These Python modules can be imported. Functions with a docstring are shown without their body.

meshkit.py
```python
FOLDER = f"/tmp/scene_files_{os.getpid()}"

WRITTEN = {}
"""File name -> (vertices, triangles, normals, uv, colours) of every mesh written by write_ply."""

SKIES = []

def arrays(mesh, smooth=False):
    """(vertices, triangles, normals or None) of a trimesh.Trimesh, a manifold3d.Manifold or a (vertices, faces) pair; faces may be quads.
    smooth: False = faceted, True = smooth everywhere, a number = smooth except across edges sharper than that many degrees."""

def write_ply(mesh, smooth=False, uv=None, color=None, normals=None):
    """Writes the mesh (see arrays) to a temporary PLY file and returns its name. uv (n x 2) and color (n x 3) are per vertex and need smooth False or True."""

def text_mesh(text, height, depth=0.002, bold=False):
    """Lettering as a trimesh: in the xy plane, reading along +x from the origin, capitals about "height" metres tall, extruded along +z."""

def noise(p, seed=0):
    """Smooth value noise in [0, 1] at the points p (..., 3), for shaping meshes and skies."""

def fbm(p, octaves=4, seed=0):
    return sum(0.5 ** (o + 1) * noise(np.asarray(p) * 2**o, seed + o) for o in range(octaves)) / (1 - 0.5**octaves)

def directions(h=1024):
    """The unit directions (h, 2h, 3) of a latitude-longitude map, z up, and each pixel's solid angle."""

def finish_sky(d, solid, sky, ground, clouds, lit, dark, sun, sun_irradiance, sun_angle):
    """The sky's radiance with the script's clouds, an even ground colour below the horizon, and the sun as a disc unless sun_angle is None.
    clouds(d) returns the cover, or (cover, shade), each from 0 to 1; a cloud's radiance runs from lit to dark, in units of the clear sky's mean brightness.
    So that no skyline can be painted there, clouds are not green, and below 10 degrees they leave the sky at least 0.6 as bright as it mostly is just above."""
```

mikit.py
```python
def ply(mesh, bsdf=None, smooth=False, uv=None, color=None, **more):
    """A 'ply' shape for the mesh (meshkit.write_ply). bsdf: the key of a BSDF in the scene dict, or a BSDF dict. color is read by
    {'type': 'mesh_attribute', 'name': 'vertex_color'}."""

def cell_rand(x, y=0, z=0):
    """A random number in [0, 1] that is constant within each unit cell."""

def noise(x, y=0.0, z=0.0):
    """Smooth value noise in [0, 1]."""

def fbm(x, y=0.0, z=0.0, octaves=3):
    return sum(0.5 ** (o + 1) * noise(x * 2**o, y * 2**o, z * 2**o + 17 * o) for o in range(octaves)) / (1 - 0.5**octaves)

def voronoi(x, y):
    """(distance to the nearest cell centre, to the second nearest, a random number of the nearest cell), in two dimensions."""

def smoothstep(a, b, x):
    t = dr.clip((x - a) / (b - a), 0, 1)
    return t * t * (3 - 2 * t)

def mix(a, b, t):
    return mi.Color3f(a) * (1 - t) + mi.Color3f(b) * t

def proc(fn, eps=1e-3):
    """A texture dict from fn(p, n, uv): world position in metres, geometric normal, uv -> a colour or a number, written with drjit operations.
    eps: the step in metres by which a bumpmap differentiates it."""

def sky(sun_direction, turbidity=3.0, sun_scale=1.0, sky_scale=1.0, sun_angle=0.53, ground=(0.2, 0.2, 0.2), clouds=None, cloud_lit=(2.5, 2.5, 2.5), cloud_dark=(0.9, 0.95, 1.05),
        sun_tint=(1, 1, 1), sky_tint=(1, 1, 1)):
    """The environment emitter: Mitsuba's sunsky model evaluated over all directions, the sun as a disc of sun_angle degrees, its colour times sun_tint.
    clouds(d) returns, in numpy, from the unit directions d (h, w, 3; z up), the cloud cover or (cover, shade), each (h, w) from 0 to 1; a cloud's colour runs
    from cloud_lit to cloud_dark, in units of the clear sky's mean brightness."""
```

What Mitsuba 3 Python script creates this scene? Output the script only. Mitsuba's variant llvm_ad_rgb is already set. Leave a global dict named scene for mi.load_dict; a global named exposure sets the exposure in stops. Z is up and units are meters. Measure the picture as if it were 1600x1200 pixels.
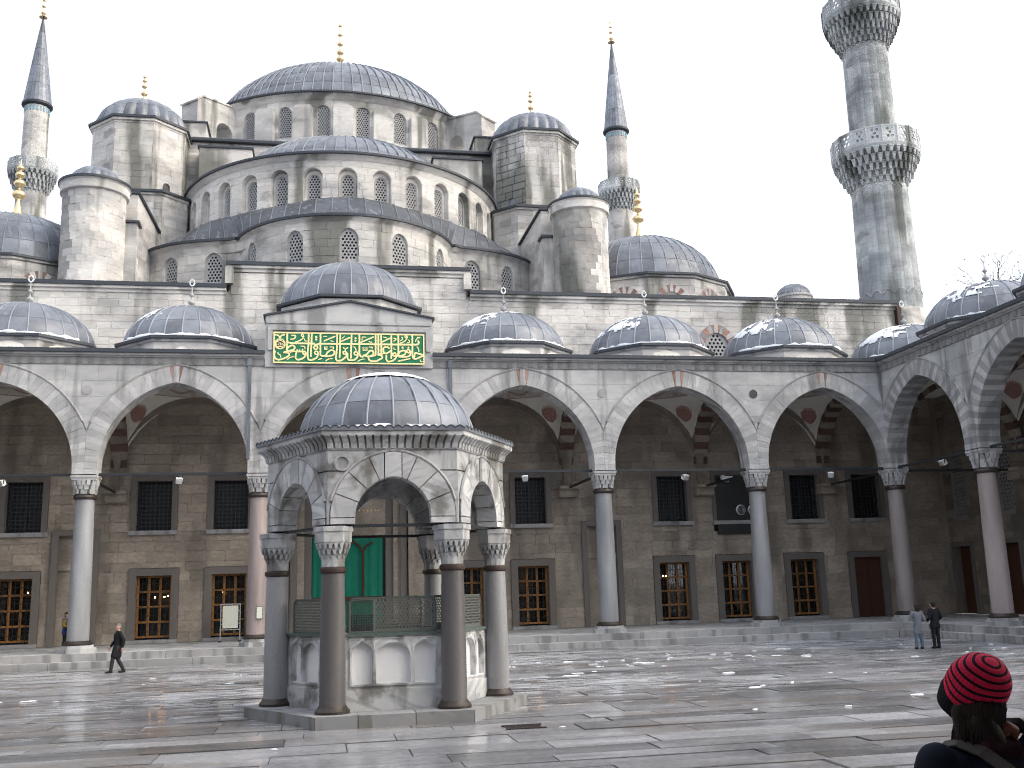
import math, random
import numpy as np, trimesh, shapely, manifold3d as m3, drjit as dr
from shapely.geometry import Polygon, box as sbox, Point, LineString
from shapely import affinity
from shapely.ops import unary_union
import mitsuba as mi, mikit, meshkit
from mikit import noise, fbm, smoothstep, mix

rng = np.random.default_rng(7)
S = 1.18                     # plan units -> metres
scene, labels, counts = {'type': 'scene'}, {}, {}

# ------------------------------------------------------------------ camera, light
def cam_dirs(yaw, pitch, roll):
    f = np.array([math.sin(yaw)*math.cos(pitch), math.cos(yaw)*math.cos(pitch), math.sin(pitch)])
    r = np.array([math.cos(yaw), -math.sin(yaw), 0.0]); u = np.cross(r, f)
    return f, -math.sin(roll)*r + math.cos(roll)*u
fwd, up = cam_dirs(.1891, .1992, -.0299)
eye = np.array([-1.308, -40.10, 2.239])*S
scene['camera'] = {'type': 'perspective', 'fov': 2*math.degrees(math.atan(800/1597.)), 'fov_axis': 'x',
    'near_clip': .1, 'far_clip': 2000.0,
    'to_world': mi.ScalarTransform4f().look_at(origin=eye.tolist(), target=(eye+fwd).tolist(), up=up.tolist())}
def overcast(d):
    q = .5-.5*(d[..., 0]*.93-d[..., 1]*.20)               # an overcast sky, thinner towards the sun on the right
    soft = meshkit.noise(d*2.2+5, 2)
    return np.ones(d.shape[:2]), np.clip(.50*q*q*(3-2*q)+.10*(soft-.5), 0, 1)
scene['sky_light'] = mikit.sky((.74, -.40, .56), turbidity=4, sun_scale=.52, sun_angle=60, clouds=overcast,
                               sun_tint=(.88, .96, 1.08), cloud_lit=(2.34, 2.50, 2.76), ground=(.25, .25, .26))
exposure = 2.70

# ------------------------------------------------------------------ materials
def P(fn, rough=.85, spec=.3, **k):
    d = {'type': 'principled', 'base_color': mikit.proc(fn), 'roughness': rough if not callable(rough) else mikit.proc(rough), 'specular': spec}
    d.update(k); return {'type': 'twosided', 'bsdf': d}
def flat(rgb, rough=.8, spec=.3, metallic=0.0, **k):
    return {'type': 'twosided', 'bsdf': {'type': 'principled', 'base_color': {'type': 'rgb', 'value': list(rgb)}, 'roughness': rough, 'specular': spec, 'metallic': metallic, **k}}
def lerp(a, b, t): return a*(1-t)+b*t

def f_marble(p, n, uv):
    v = fbm(p.x*.9+p.y*.7, p.z*2.6, p.y*.9, octaves=4)
    g = fbm(p.x*7, p.y*7, p.z*7, octaves=2)
    run = fbm(p.x*2.3+p.y*2.1, p.y*2.6, p.z*.20, octaves=5)
    wash = fbm(p.x*.55+p.y*.5, p.y*.6, p.z*.7+7, octaves=4)
    k = (.62+.42*uv.x)*(.78+.32*v+.12*g)
    c = mix((.42, .43, .455), (.545, .54, .535), v)*k
    c = mix(c, mi.Color3f(.24, .245, .26), smoothstep(.48, .72, wash)*.55)
    return mix(c, mi.Color3f(.125, .125, .13), smoothstep(.50, .70, run)*.62)
def f_kiosk(p, n, uv):
    an = uv.y*3.1416
    t = (p.x+p.y*.3)*dr.cos(an)+p.z*dr.sin(an); q = p.z*dr.cos(an)-(p.x+p.y*.3)*dr.sin(an)
    v = fbm(p.x*1.6+p.z*.8, p.z*2.2-p.x*.4, p.y*1.6, octaves=4)
    grain = fbm(t*11, q*1.6, p.y*1.1, octaves=4)
    run = fbm(p.x*2.9+p.y*2.3, p.y*2.6, p.z*.55, octaves=5)
    grime = fbm(p.x*1.9, p.y*1.9, p.z*1.5+4, octaves=5)
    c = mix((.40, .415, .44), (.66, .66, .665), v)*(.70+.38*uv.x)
    c = mix(c, mi.Color3f(.26, .275, .30), smoothstep(.45, .72, grain)*.55)
    c = mix(c, mi.Color3f(.105, .10, .09), smoothstep(.54, .70, grime)*.74)
    return mix(c, mi.Color3f(.13, .125, .115), smoothstep(.53, .69, run)*.66)
def f_ashlar(p, n, uv):
    v = fbm(p.x*.28, p.y*.28, p.z*.5, octaves=4)
    g = fbm(p.x*4, p.y*4, p.z*11, octaves=3)
    run = fbm(p.x*.85+p.y*.6, p.y*.8, p.z*.10+3, octaves=4)
    blot = fbm(p.x*.7+20, p.y*.7, p.z*.9, octaves=4)
    c = mix((.42, .42, .425), (.71, .695, .675), smoothstep(.28, .66, v))*(.68+.40*uv.x)*(.80+.36*g)
    c = mix(c, mi.Color3f(.70, .61, .52), dr.minimum(uv.y, 1.0)*.16*dr.select(uv.y > 1.5, 0.0, 1.0))
    c = mix(c, mi.Color3f(.20, .195, .185), smoothstep(.56, .74, blot)*.55)
    c = mix(c, mi.Color3f(.105, .11, .095), smoothstep(.52, .70, run)*.78)
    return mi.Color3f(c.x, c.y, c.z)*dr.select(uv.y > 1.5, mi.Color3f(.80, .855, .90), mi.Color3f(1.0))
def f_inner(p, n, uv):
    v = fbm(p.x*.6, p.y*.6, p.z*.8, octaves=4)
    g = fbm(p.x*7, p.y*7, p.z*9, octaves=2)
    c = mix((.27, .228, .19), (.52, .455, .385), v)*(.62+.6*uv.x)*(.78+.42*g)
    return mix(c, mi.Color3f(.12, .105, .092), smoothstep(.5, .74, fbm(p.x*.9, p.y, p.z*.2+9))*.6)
def f_lead(p, n, uv):
    v = fbm(p.x*1.3, p.y*1.3, p.z*1.6, octaves=4)
    s = fbm(p.x*5+p.y*3, p.y*5, p.z*.7, octaves=2)
    c = mix((.125, .138, .168), (.265, .287, .332), v)*(.72+.42*uv.x)
    return mix(c, mi.Color3f(.36, .365, .39), smoothstep(.58, .8, s)*.30)
def r_lead(p, n, uv): return .30+.30*fbm(p.x*2, p.y*2, p.z*2)
def f_slab(p, n, uv):
    v = fbm(p.x*.55, p.y*2.0, 0, octaves=4)
    st = fbm(p.x*1.5+3*uv.y, p.y*8+uv.x*40, 0, octaves=4)
    area = fbm(p.x*.16+3, p.y*.22, 0, octaves=3)
    g = fbm(p.x*11, p.y*11, 0, octaves=2)
    c = mix((.125, .126, .138), (.325, .328, .348), v)*(.48+.78*uv.x)*(.78+.36*g)
    c = mix(c, mi.Color3f(.15, .125, .11), smoothstep(.5, .75, fbm(p.x*.4+11, p.y*1.1, 0))*.45)
    frost = smoothstep(.64, .76, st+.50*(area-.5))
    return mix(c, mi.Color3f(.66, .68, .72), frost*smoothstep(-30., -21., p.y)*.5)
def r_slab(p, n, uv):
    w = fbm(p.x*.35+5, p.y*.9+2, 0, octaves=4)
    return .04+.28*smoothstep(.42, .68, w)+.08*fbm(p.x*3, p.y*9, 0)+.06*uv.y
def b_slab(p, n, uv): return .006*fbm(p.x*1.6, p.y*3.2, 0, octaves=4)
def f_granite(p, n, uv):
    g = noise(p.x*34, p.y*34, p.z*34)
    v = fbm(p.x*2.5+p.y*2, p.y*2.5, p.z*.35, octaves=3)
    a = mix((.40, .42, .45), (.47, .385, .375), uv.y)          # grey -> pink granite
    return a*(.32+uv.x)*(.84+.17*g)*(.56+.74*v)
def f_medal(p, n, uv):
    a, r = uv.x, uv.y
    petals = dr.sin(a*24)*.5+.5
    k = smoothstep(.2, .7, dr.sin(a*16+r*9)*dr.sin(r*34))
    red = mix((.30, .13, .11), (.66, .58, .52), k*.85)
    edge = smoothstep(.80, .84, r)
    return mix(red, mix((.22, .08, .07), (.72, .70, .65), smoothstep(.4, .6, petals)), edge)
def f_band(p, n, uv):
    a = uv.x*60
    w = dr.sin(a)*.22+.5
    d = dr.abs(uv.y-w)
    k = 1-smoothstep(.06, .12, d)
    fl = smoothstep(.55, .7, fbm(uv.x*70, uv.y*4, 3))
    edge = 1-smoothstep(.05, .08, dr.minimum(uv.y, 1-uv.y))
    return mix((.68, .65, .60), (.34, .19, .16), dr.maximum(dr.maximum(k*.7, fl*.45), edge*.8))
def f_redst(p, n, uv):
    v = fbm(p.x*4, p.y*4, p.z*4)
    return mix((.21, .11, .09), (.40, .265, .225), v)*(.62+.6*uv.x)
def f_snow(p, n, uv): return mix((.66, .69, .74), (.84, .86, .90), fbm(p.x*3, p.y*3, p.z*3))

M = scene
M['m_marble'] = P(f_marble, .7)
M['m_kiosk'] = P(f_kiosk, .62)
M['m_ashlar'] = P(f_ashlar, .9)
M['m_inner'] = P(f_inner, .9)
M['m_lead'] = P(f_lead, r_lead, .5, metallic=.35)
M['m_slab'] = {'type': 'twosided', 'bsdf': {'type': 'bumpmap', 'arbitrary': mikit.proc(b_slab, 5e-3), 'scale': 1.0,
               'bsdf': {'type': 'principled', 'base_color': mikit.proc(f_slab), 'roughness': mikit.proc(r_slab), 'specular': .62}}}
M['m_granite'] = P(f_granite, .45, .5)
M['m_medal'] = P(f_medal, .9)
M['m_band'] = P(f_band, .9)
M['m_red'] = P(f_redst, .85)
M['m_snow'] = P(f_snow, .7, .4)
def C(name, rgb, rough=.8, spec=.3, metallic=0.0, **k):
    M['m_'+name] = flat(rgb, rough, spec, metallic, **k); return 'm_'+name
C('trim', (.045, .052, .065), .5, .5, .2)
C('plaster', (.74, .72, .67), .95)
C('dark', (.012, .013, .015), .35, .5)
C('iron', (.035, .04, .046), .5, .5, .4)
C('bronze', (.06, .05, .045), .45, .5, .5)
C('rust', (.06, .042, .038), .6, .4, .3)
C('gold', (.90, .70, .40), .30, .5, .8)
C('wood', (.32, .145, .04), .55, .4)
C('darkwood', (.075, .030, .018), .55, .4)
C('lattice', (.37, .375, .385), .9)
C('latticedim', (.27, .26, .25), .9)
C('green', (.012, .17, .085), .5, .4)
C('letter', (.86, .74, .38), .4, .5, .25)
C('teal', (.012, .20, .135), .8)
C('verdigris', (.085, .115, .105), .7, .4)
C('grille', (.14, .145, .135), .55, .5, .2)
C('basin', (.74, .745, .77), .5, .5)
C('white', (.78, .79, .80), .5, .4)
C('notice', (.66, .68, .60), .7)
C('alu', (.55, .56, .57), .35, .5, .7)
C('frame', (.17, .155, .145), .85)
C('earth', (.10, .10, .10), .9)
C('bark', (.12, .10, .085), .9)
C('twigleaf', (.11, .10, .05), .8)
C('tile_blue', (.20, .34, .42), .5, .5)
M['m_pane'] = {'type': 'thindielectric', 'int_ior': 1.28}
M['m_bulb'] = flat((.9, .7, .4))

# ------------------------------------------------------------------ mesh helpers (all in plan units)
def key_for(name, parent):
    base = f'{parent}__{name}' if parent else name
    n = counts.get(base, 0); counts[base] = n+1
    return base if n == 0 else f'{base}_{n:03d}'
def put(name, parent, mesh, mat, tone=.5, smooth=False, label=None, category=None, group=None, kind=None, uv=None, hue=None, emit=None):
    V, F = np.asarray(mesh[0], float), np.asarray(mesh[1], int)
    k = key_for(name, parent)
    if uv is None:
        uv = np.empty((len(V), 2)); uv[:, 0] = tone; uv[:, 1] = rng.random() if hue is None else hue
    extra = {} if emit is None else {'emitter': {'type': 'area', 'radiance': {'type': 'rgb', 'value': emit}}}
    scene[k] = mikit.ply((V*S, F), mat, smooth=smooth, uv=uv, **extra)
    info = {a: b for a, b in (('label', label), ('category', category), ('group', group), ('kind', kind)) if b}
    if info: labels[k] = info
    return k
def thing(name, label, category, group=None, kind=None):
    k = key_for(name, None)
    labels[k] = {a: b for a, b in (('label', label), ('category', category), ('group', group), ('kind', kind)) if b}
    return k
def part(name, parent, label=None, kind=None):
    k = key_for(name, parent)
    if label or kind: labels[k] = {a: b for a, b in (('label', label), ('kind', kind)) if b}
    return k
def join(meshes):
    V, F, n = [], [], 0
    for m in meshes:
        v, f = np.asarray(m[0], float), np.asarray(m[1], int)
        if f.shape[1] == 4: f = np.vstack([f[:, [0, 1, 2]], f[:, [0, 2, 3]]])
        V.append(v); F.append(f+n); n += len(v)
    return np.vstack(V), np.vstack(F)
class Bag:
    """many pieces in one mesh, each with its own tone"""
    def __init__(s): s.m, s.uv = [], []
    def add(s, m, tone=None, hue=None):
        s.m.append(m)
        u = np.empty((len(m[0]), 2)); u[:, 0] = rng.random() if tone is None else tone; u[:, 1] = rng.random() if hue is None else hue
        s.uv.append(u)
    def put(s, name, parent, mat, **k):
        if s.m: return put(name, parent, join(s.m), mat, uv=np.vstack(s.uv), **k)
BF = np.array([[0, 2, 1], [0, 3, 2], [4, 5, 6], [4, 6, 7], [0, 1, 5], [0, 5, 4], [1, 2, 6], [1, 6, 5], [2, 3, 7], [2, 7, 6], [3, 0, 4], [3, 4, 7]])
def bx(x0, x1, y0, y1, z0, z1):
    return np.array([[x0, y0, z0], [x1, y0, z0], [x1, y1, z0], [x0, y1, z0], [x0, y0, z1], [x1, y0, z1], [x1, y1, z1], [x0, y1, z1]], float), BF
def mapped(mesh, f):
    V = mesh[0]; return np.stack(f(V[:, 0], V[:, 1], V[:, 2]), 1), mesh[1]
def convex(poly): return not poly.interiors and poly.convex_hull.area-poly.area < 1e-7
def ext(poly, w0, w1, f=None):
    """polygon in (u, v) extruded from w0 to w1, then through f(u, v, w)"""
    out = []
    for g in getattr(poly, 'geoms', [poly]):
        if g.geom_type != 'Polygon' or g.area < 1e-6: continue
        g = shapely.geometry.polygon.orient(g)
        if convex(g):
            c = np.array(g.exterior.coords)[:-1]; n = len(c); i = np.arange(n)
            V = np.vstack([np.c_[c, np.full(n, w0)], np.c_[c, np.full(n, w1)]])
            fan = np.stack([np.zeros(n-2, int), i[1:-1], i[2:]], 1)
            F = np.vstack([fan[:, ::-1], fan+n, np.stack([i, (i+1) % n, (i+1) % n+n], 1), np.stack([i, (i+1) % n+n, i+n], 1)])
            out.append((V, F))
        else:
            t = trimesh.creation.extrude_polygon(g, w1-w0, engine='earcut')
            out.append((np.array(t.vertices)+[0, 0, w0], np.array(t.faces)))
    if not out: return None
    m = join(out)
    return mapped(m, f) if f else m
def plane(o, U, W=None):
    """frame: u along U (horizontal), v up, w outwards (towards W)"""
    o, U = np.array(o, float), np.array(U, float)
    W = np.array([U[1], -U[0], 0]) if W is None else np.array(W, float)
    return lambda u, v, w: (o[0]+U[0]*u+W[0]*w, o[1]+U[1]*u+W[1]*w, o[2]+v+0*w)
def cyl(cx, cy, R):
    """u = arc length at R measured from the front (-y), v up, w outwards"""
    return lambda u, v, w: (cx+(R+w)*np.sin(u/R), cy-(R+w)*np.cos(u/R), v+0*w)
def lathe(prof, n, c=(0, 0, 0), a0=0.0, a1=2*math.pi, sharp=35, sx=1, sy=1):
    """prof: (r, z) from bottom to top; rings split at sharp corners so that smooth=True keeps the edges"""
    prof = np.array(prof, float); full = a1-a0 > 6.28
    a = np.linspace(a0, a1, n+1)
    d = np.diff(prof, axis=0); ang = np.degrees(np.arctan2(d[:, 1], d[:, 0]))
    V, F, k = [], [], 0; prev = None
    def ring(r, z): return np.stack([c[0]+sx*r*np.sin(a), c[1]-sy*r*np.cos(a), np.full(n+1, c[2]+z)], 1)
    for i in range(len(d)):
        share = prev is not None and abs((ang[i]-ang[i-1]+180) % 360-180) < sharp
        if not share:
            V.append(ring(*prof[i])); prev = k; k += n+1
        V.append(ring(*prof[i+1])); b = k; k += n+1
        j = np.arange(n)
        F += [np.stack([prev+j, prev+j+1, b+j+1], 1), np.stack([prev+j, b+j+1, b+j], 1)]
        prev = b
    V, F = np.vstack(V), np.vstack(F)
    if full:
        idx = np.arange(len(V)); last = idx % (n+1) == n; idx[last] -= n; F = idx[F]
    A = np.linalg.norm(np.cross(V[F[:, 1]]-V[F[:, 0]], V[F[:, 2]]-V[F[:, 0]]), axis=1)
    return V, F[A > 1e-12]
def tube(pts, r, n=6, closed=False):
    pts = np.array(pts, float); m = len(pts); r = np.broadcast_to(r, (m,))
    t = np.gradient(pts, axis=0); t /= np.linalg.norm(t, axis=1, keepdims=True)+1e-12
    ref = np.array([0, 0, 1.0]) if abs(t[0, 2]) < .9 else np.array([1.0, 0, 0])
    x = np.cross(t, ref); x /= np.linalg.norm(x, axis=1, keepdims=True)+1e-12; y = np.cross(t, x)
    a = np.arange(n)*2*np.pi/n
    V = (pts[:, None]+r[:, None, None]*(np.cos(a)[None, :, None]*x[:, None]+np.sin(a)[None, :, None]*y[:, None])).reshape(-1, 3)
    F = []
    for i in range(m-1):
        for k in range(n):
            A, B = i*n+k, i*n+(k+1) % n
            F += [[A, B, B+n], [A, B+n, A+n]]
    V = np.vstack([V, pts[:1], pts[-1:]])
    for k in range(n): F += [[(k+1) % n, k, m*n], [(m-1)*n+k, (m-1)*n+(k+1) % n, m*n+1]]
    return V, np.array(F)[:, ::-1]
def rot2(p, a): c, s = math.cos(a), math.sin(a); return p[0]*c-p[1]*s, p[0]*s+p[1]*c
def ico(c, r, sub=1, sq=(1, 1, 1)):
    t = trimesh.creation.icosphere(subdivisions=sub, radius=1)
    return np.array(t.vertices)*np.array(sq)*r+np.array(c), np.array(t.faces)

# pointed arch with half-span a and given rise: two arcs; returns intrados / extrados curves
class Arch:
    def __init__(s, cx, a, z0, zs, rise, t):
        s.cx, s.a, s.z0, s.zs, s.rise, s.t = cx, a, z0, zs, rise, t
        s.c = max((rise*rise-a*a)/(2*a), 0.0); s.R = a+s.c
        s.k = rise/math.sqrt(max(s.R**2-s.c**2, 1e-9))
        s.th = math.pi-math.acos(-s.c/s.R) if False else math.acos(s.c/s.R)      # sweep of one arc
    def pt(s, side, ang, off):
        """ang from 0 (springing) up; side -1 left, +1 right"""
        r = s.R+off
        return s.cx+side*(r*math.cos(ang)-s.c), s.zs+s.k*r*math.sin(ang)
    def line(s, off=0, n=14, base=None):
        th = math.acos(min(1, s.c/(s.R+off)))
        L = [s.pt(-1, th*i/n, off) for i in range(n)]; Rr = [s.pt(1, th*i/n, off) for i in range(n)]
        top = [s.pt(-1, th, off)]
        b = s.z0 if base is None else base
        return [(s.cx-s.a-off, b)]+L+top+Rr[::-1]+[(s.cx+s.a+off, b)]
    def poly(s, off=0, n=14, base=None): return Polygon(s.line(off, n, base)).buffer(0)
    def stones(s, n, key=.12, stilt=True):
        """list of (index from the crown, side, polygon)"""
        out = []
        for side in (-1, 1):
            half = sbox(-1e3, -1e3, s.cx-key, 1e3) if side < 0 else sbox(s.cx+key, -1e3, 1e3, 1e3)
            th = math.acos(min(1, s.c/(s.R+s.t)))
            for i in range(n):
                A, B = th*i/n, th*(i+1)/n
                mids = [A+(B-A)*q for q in (0, .5, 1)]
                pl = Polygon([s.pt(side, q, 0) for q in mids]+[s.pt(side, q, s.t) for q in mids[::-1]]).buffer(0).intersection(half)
                if pl.area > 1e-4: out.append((n-1-i, side, pl))
            if stilt and s.zs > s.z0+.02:
                m = max(1, round((s.zs-s.z0)/.22))
                for i in range(m):
                    za, zb = s.z0+(s.zs-s.z0)*i/m, s.z0+(s.zs-s.z0)*(i+1)/m
                    xa, xb = sorted((s.cx+side*s.a, s.cx+side*(s.a+s.t)))
                    out.append((n+m-1-i, side, sbox(xa, za, xb, zb)))
        if key > 0:
            out.append((-1, 0, (s.poly(s.t).difference(s.poly(0))).intersection(sbox(s.cx-key, s.zs+s.rise*.6, s.cx+key, 1e3))))
        return out
def shrink(p, j=.006): return p.buffer(-j, join_style=2)

def courses(u0, u1, v0, v1, h, l, region=None, jog=.35, joint=.006, proud=.012, depth=.3, f=None, seed=0):
    """coursed stonework over [u0,u1]x[v0,v1] (or the polygon region): list of (mesh, tone, centre)"""
    r = np.random.default_rng(seed); out = []
    n = max(1, round((v1-v0)/h)); hs = np.cumsum([0]+list(1+.3*(r.random(n)-.5))); hs = v0+(v1-v0)*hs/hs[-1]
    prep = shapely.prepared.prep(region) if region is not None else None
    for i in range(n):
        u = u0-r.random()*l
        while u < u1:
            w = l*(1+jog*2*(r.random()-.5)); a, b = max(u, u0), min(u+w, u1); u += w
            if b-a < .05: continue
            st = sbox(a+joint, hs[i]+joint, b-joint, hs[i+1]-joint)
            if prep is not None and not prep.contains(st):
                if not prep.intersects(st): continue
                st = st.intersection(region)
                if st.is_empty or st.area < .004: continue
            m = ext(st, -depth, proud*(.3+1.4*r.random()), f)
            if m is None: continue
            out.append((m, r.random(), ((a+b)/2, (hs[i]+hs[i+1])/2)))
    return out
stone_left = {}
def lay(stones, parent, mat, name='stone', limit=300, stuff='stonework', tone=lambda t: t, order=None, hue=None):
    """the first ones as parts of their own (never more than limit under one holder thing), the rest as one stuff part"""
    root = parent.split('__')[0]
    left = stone_left.setdefault((root, name), 300)
    take = min(limit, left)
    if order: stones = sorted(stones, key=order)
    for m, t, c in stones[:take]: put(name, parent, m, mat, tone=tone(t), hue=hue)
    stone_left[(root, name)] = left-min(take, len(stones))
    if len(stones) > take:
        b = Bag()
        for m, t, c in stones[take:]: b.add(m, tone(t), hue)
        b.put(stuff, parent, mat, kind='stuff')

# ------------------------------------------------------------------ lead covered domes
def dome_pt(c, R, H, a, e): return np.stack([c[0]+R*np.cos(e)*np.sin(a), c[1]-R*np.cos(e)*np.cos(a), c[2]+H*np.sin(e)], -1)
def lead_dome(holder, c, R, H, gores, rows, rib=.035, a0=-math.pi, a1=math.pi, parts=0, top=1.50, lobe=0.0, name='panel', ribname='rib', ribs_as_parts=0, seed=1):
    """lead sheets between raised seams. parts: how many front gores become panels of their own; rows: list of elevations (rad)"""
    r = np.random.default_rng(seed); da = (a1-a0)/gores
    bag, seams = Bag(), Bag()
    order = sorted(range(gores), key=lambda g: abs(a0+da*(g+.5)))
    front = set(order[:parts])
    for g in range(gores):
        A, B = a0+da*g, a0+da*(g+1)
        for k in range(len(rows)-1):
            e0, e1 = rows[k]+.004, rows[k+1]-.004
            nu, nv = (4 if lobe else 2), 4
            aa, ee = np.meshgrid(np.linspace(A, B, nu+1), np.linspace(e0, e1, nv+1))
            q = (aa-A)/da; bulge = 1+lobe*np.sin(np.pi*q)*np.cos(ee) if lobe else 1+.004*np.sin(np.pi*(ee-e0)/(e1-e0))-.0025*k
            V = dome_pt(c, R*bulge, H, aa, ee).reshape(-1, 3)
            F = []
            for j in range(nv):
                for i in range(nu):
                    p = j*(nu+1)+i; F += [[p, p+1, p+nu+2], [p, p+nu+2, p+nu+1]]
            t = r.random()
            if g in front: put(name, holder, (V, np.array(F)), 'm_lead', tone=t, smooth=True)
            else: bag.add((V, np.array(F)), t)
        ee = np.linspace(rows[0], rows[-1], 9)
        tb = tube(dome_pt(c, R*1.004, H*1.004, np.full(9, A), ee), np.linspace(rib, rib*.6, 9), 6)
        if rib > 0:
            if ribs_as_parts and g in set(order[:ribs_as_parts]): put(ribname, holder, tb, 'm_lead', tone=1.5, smooth=True)
            else: seams.add(tb, 1.5 if parts else 1.0)
    inner = lathe([(R*.985*math.cos(e), H*.985*math.sin(e)) for e in np.linspace(0, math.pi/2-.01, 10)], 48, c, a0, a1)
    put('shell', holder, inner, 'm_trim', smooth=True)
    bag.put('lead_sheets' if parts else name, holder, 'm_lead', smooth=True, kind='stuff')
    seams.put('seams' if ribs_as_parts else ribname, holder, 'm_lead', smooth=True, kind='stuff')
def snow_on(bag, c, R, H, ar, er, thr, seed, off=.012, th=.02, na=60, ne=22, fa=3.0, fe=5.0):
    """snow lying on a dome where a noise says so: thick little sheet"""
    aa, ee = np.meshgrid(np.linspace(*ar, na), np.linspace(*er, ne))
    n = meshkit.noise(np.stack([aa*fa*2.2, ee*fe*2.2, 0*aa+seed], -1), seed)
    n = .65*n+.35*meshkit.noise(np.stack([aa*fa*7, ee*fe*7, 0*aa+seed], -1), seed+3)
    w = np.sin(np.pi*(aa-ar[0])/(ar[1]-ar[0]))**.5*np.sin(np.pi*np.clip((ee-er[0])/(er[1]-er[0]), 0, 1))**.4
    v = n*w-thr
    on = (v > 0).astype(int)
    lift = off+th*np.clip(v*6, 0, 1)
    V = dome_pt(c, R, H, aa, ee); N = V-np.array(c); N = N/np.linalg.norm(N, axis=-1, keepdims=True)
    V = (V+N*lift[..., None]).reshape(-1, 3); F = []
    for j in range(ne-1):
        for i in range(na-1):
            if on[j, i]+on[j, i+1]+on[j+1, i]+on[j+1, i+1] >= 3:
                p = j*na+i; F += [[p, p+1, p+na+1], [p, p+na+1, p+na]]
    if F:
        F = np.array(F); u, inv = np.unique(F, return_inverse=True)
        bag.add((V[u], inv.reshape(-1, 3)))
def snow_rope(bag, pts, r, seed):
    pts = np.array(pts); n = len(pts)
    k = meshkit.noise(np.c_[np.arange(n)*.55, np.zeros(n), np.zeros(n)+seed], seed)
    bag.add(tube(pts, np.clip(r*(.25+1.3*k), .01, None), 6))

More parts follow.
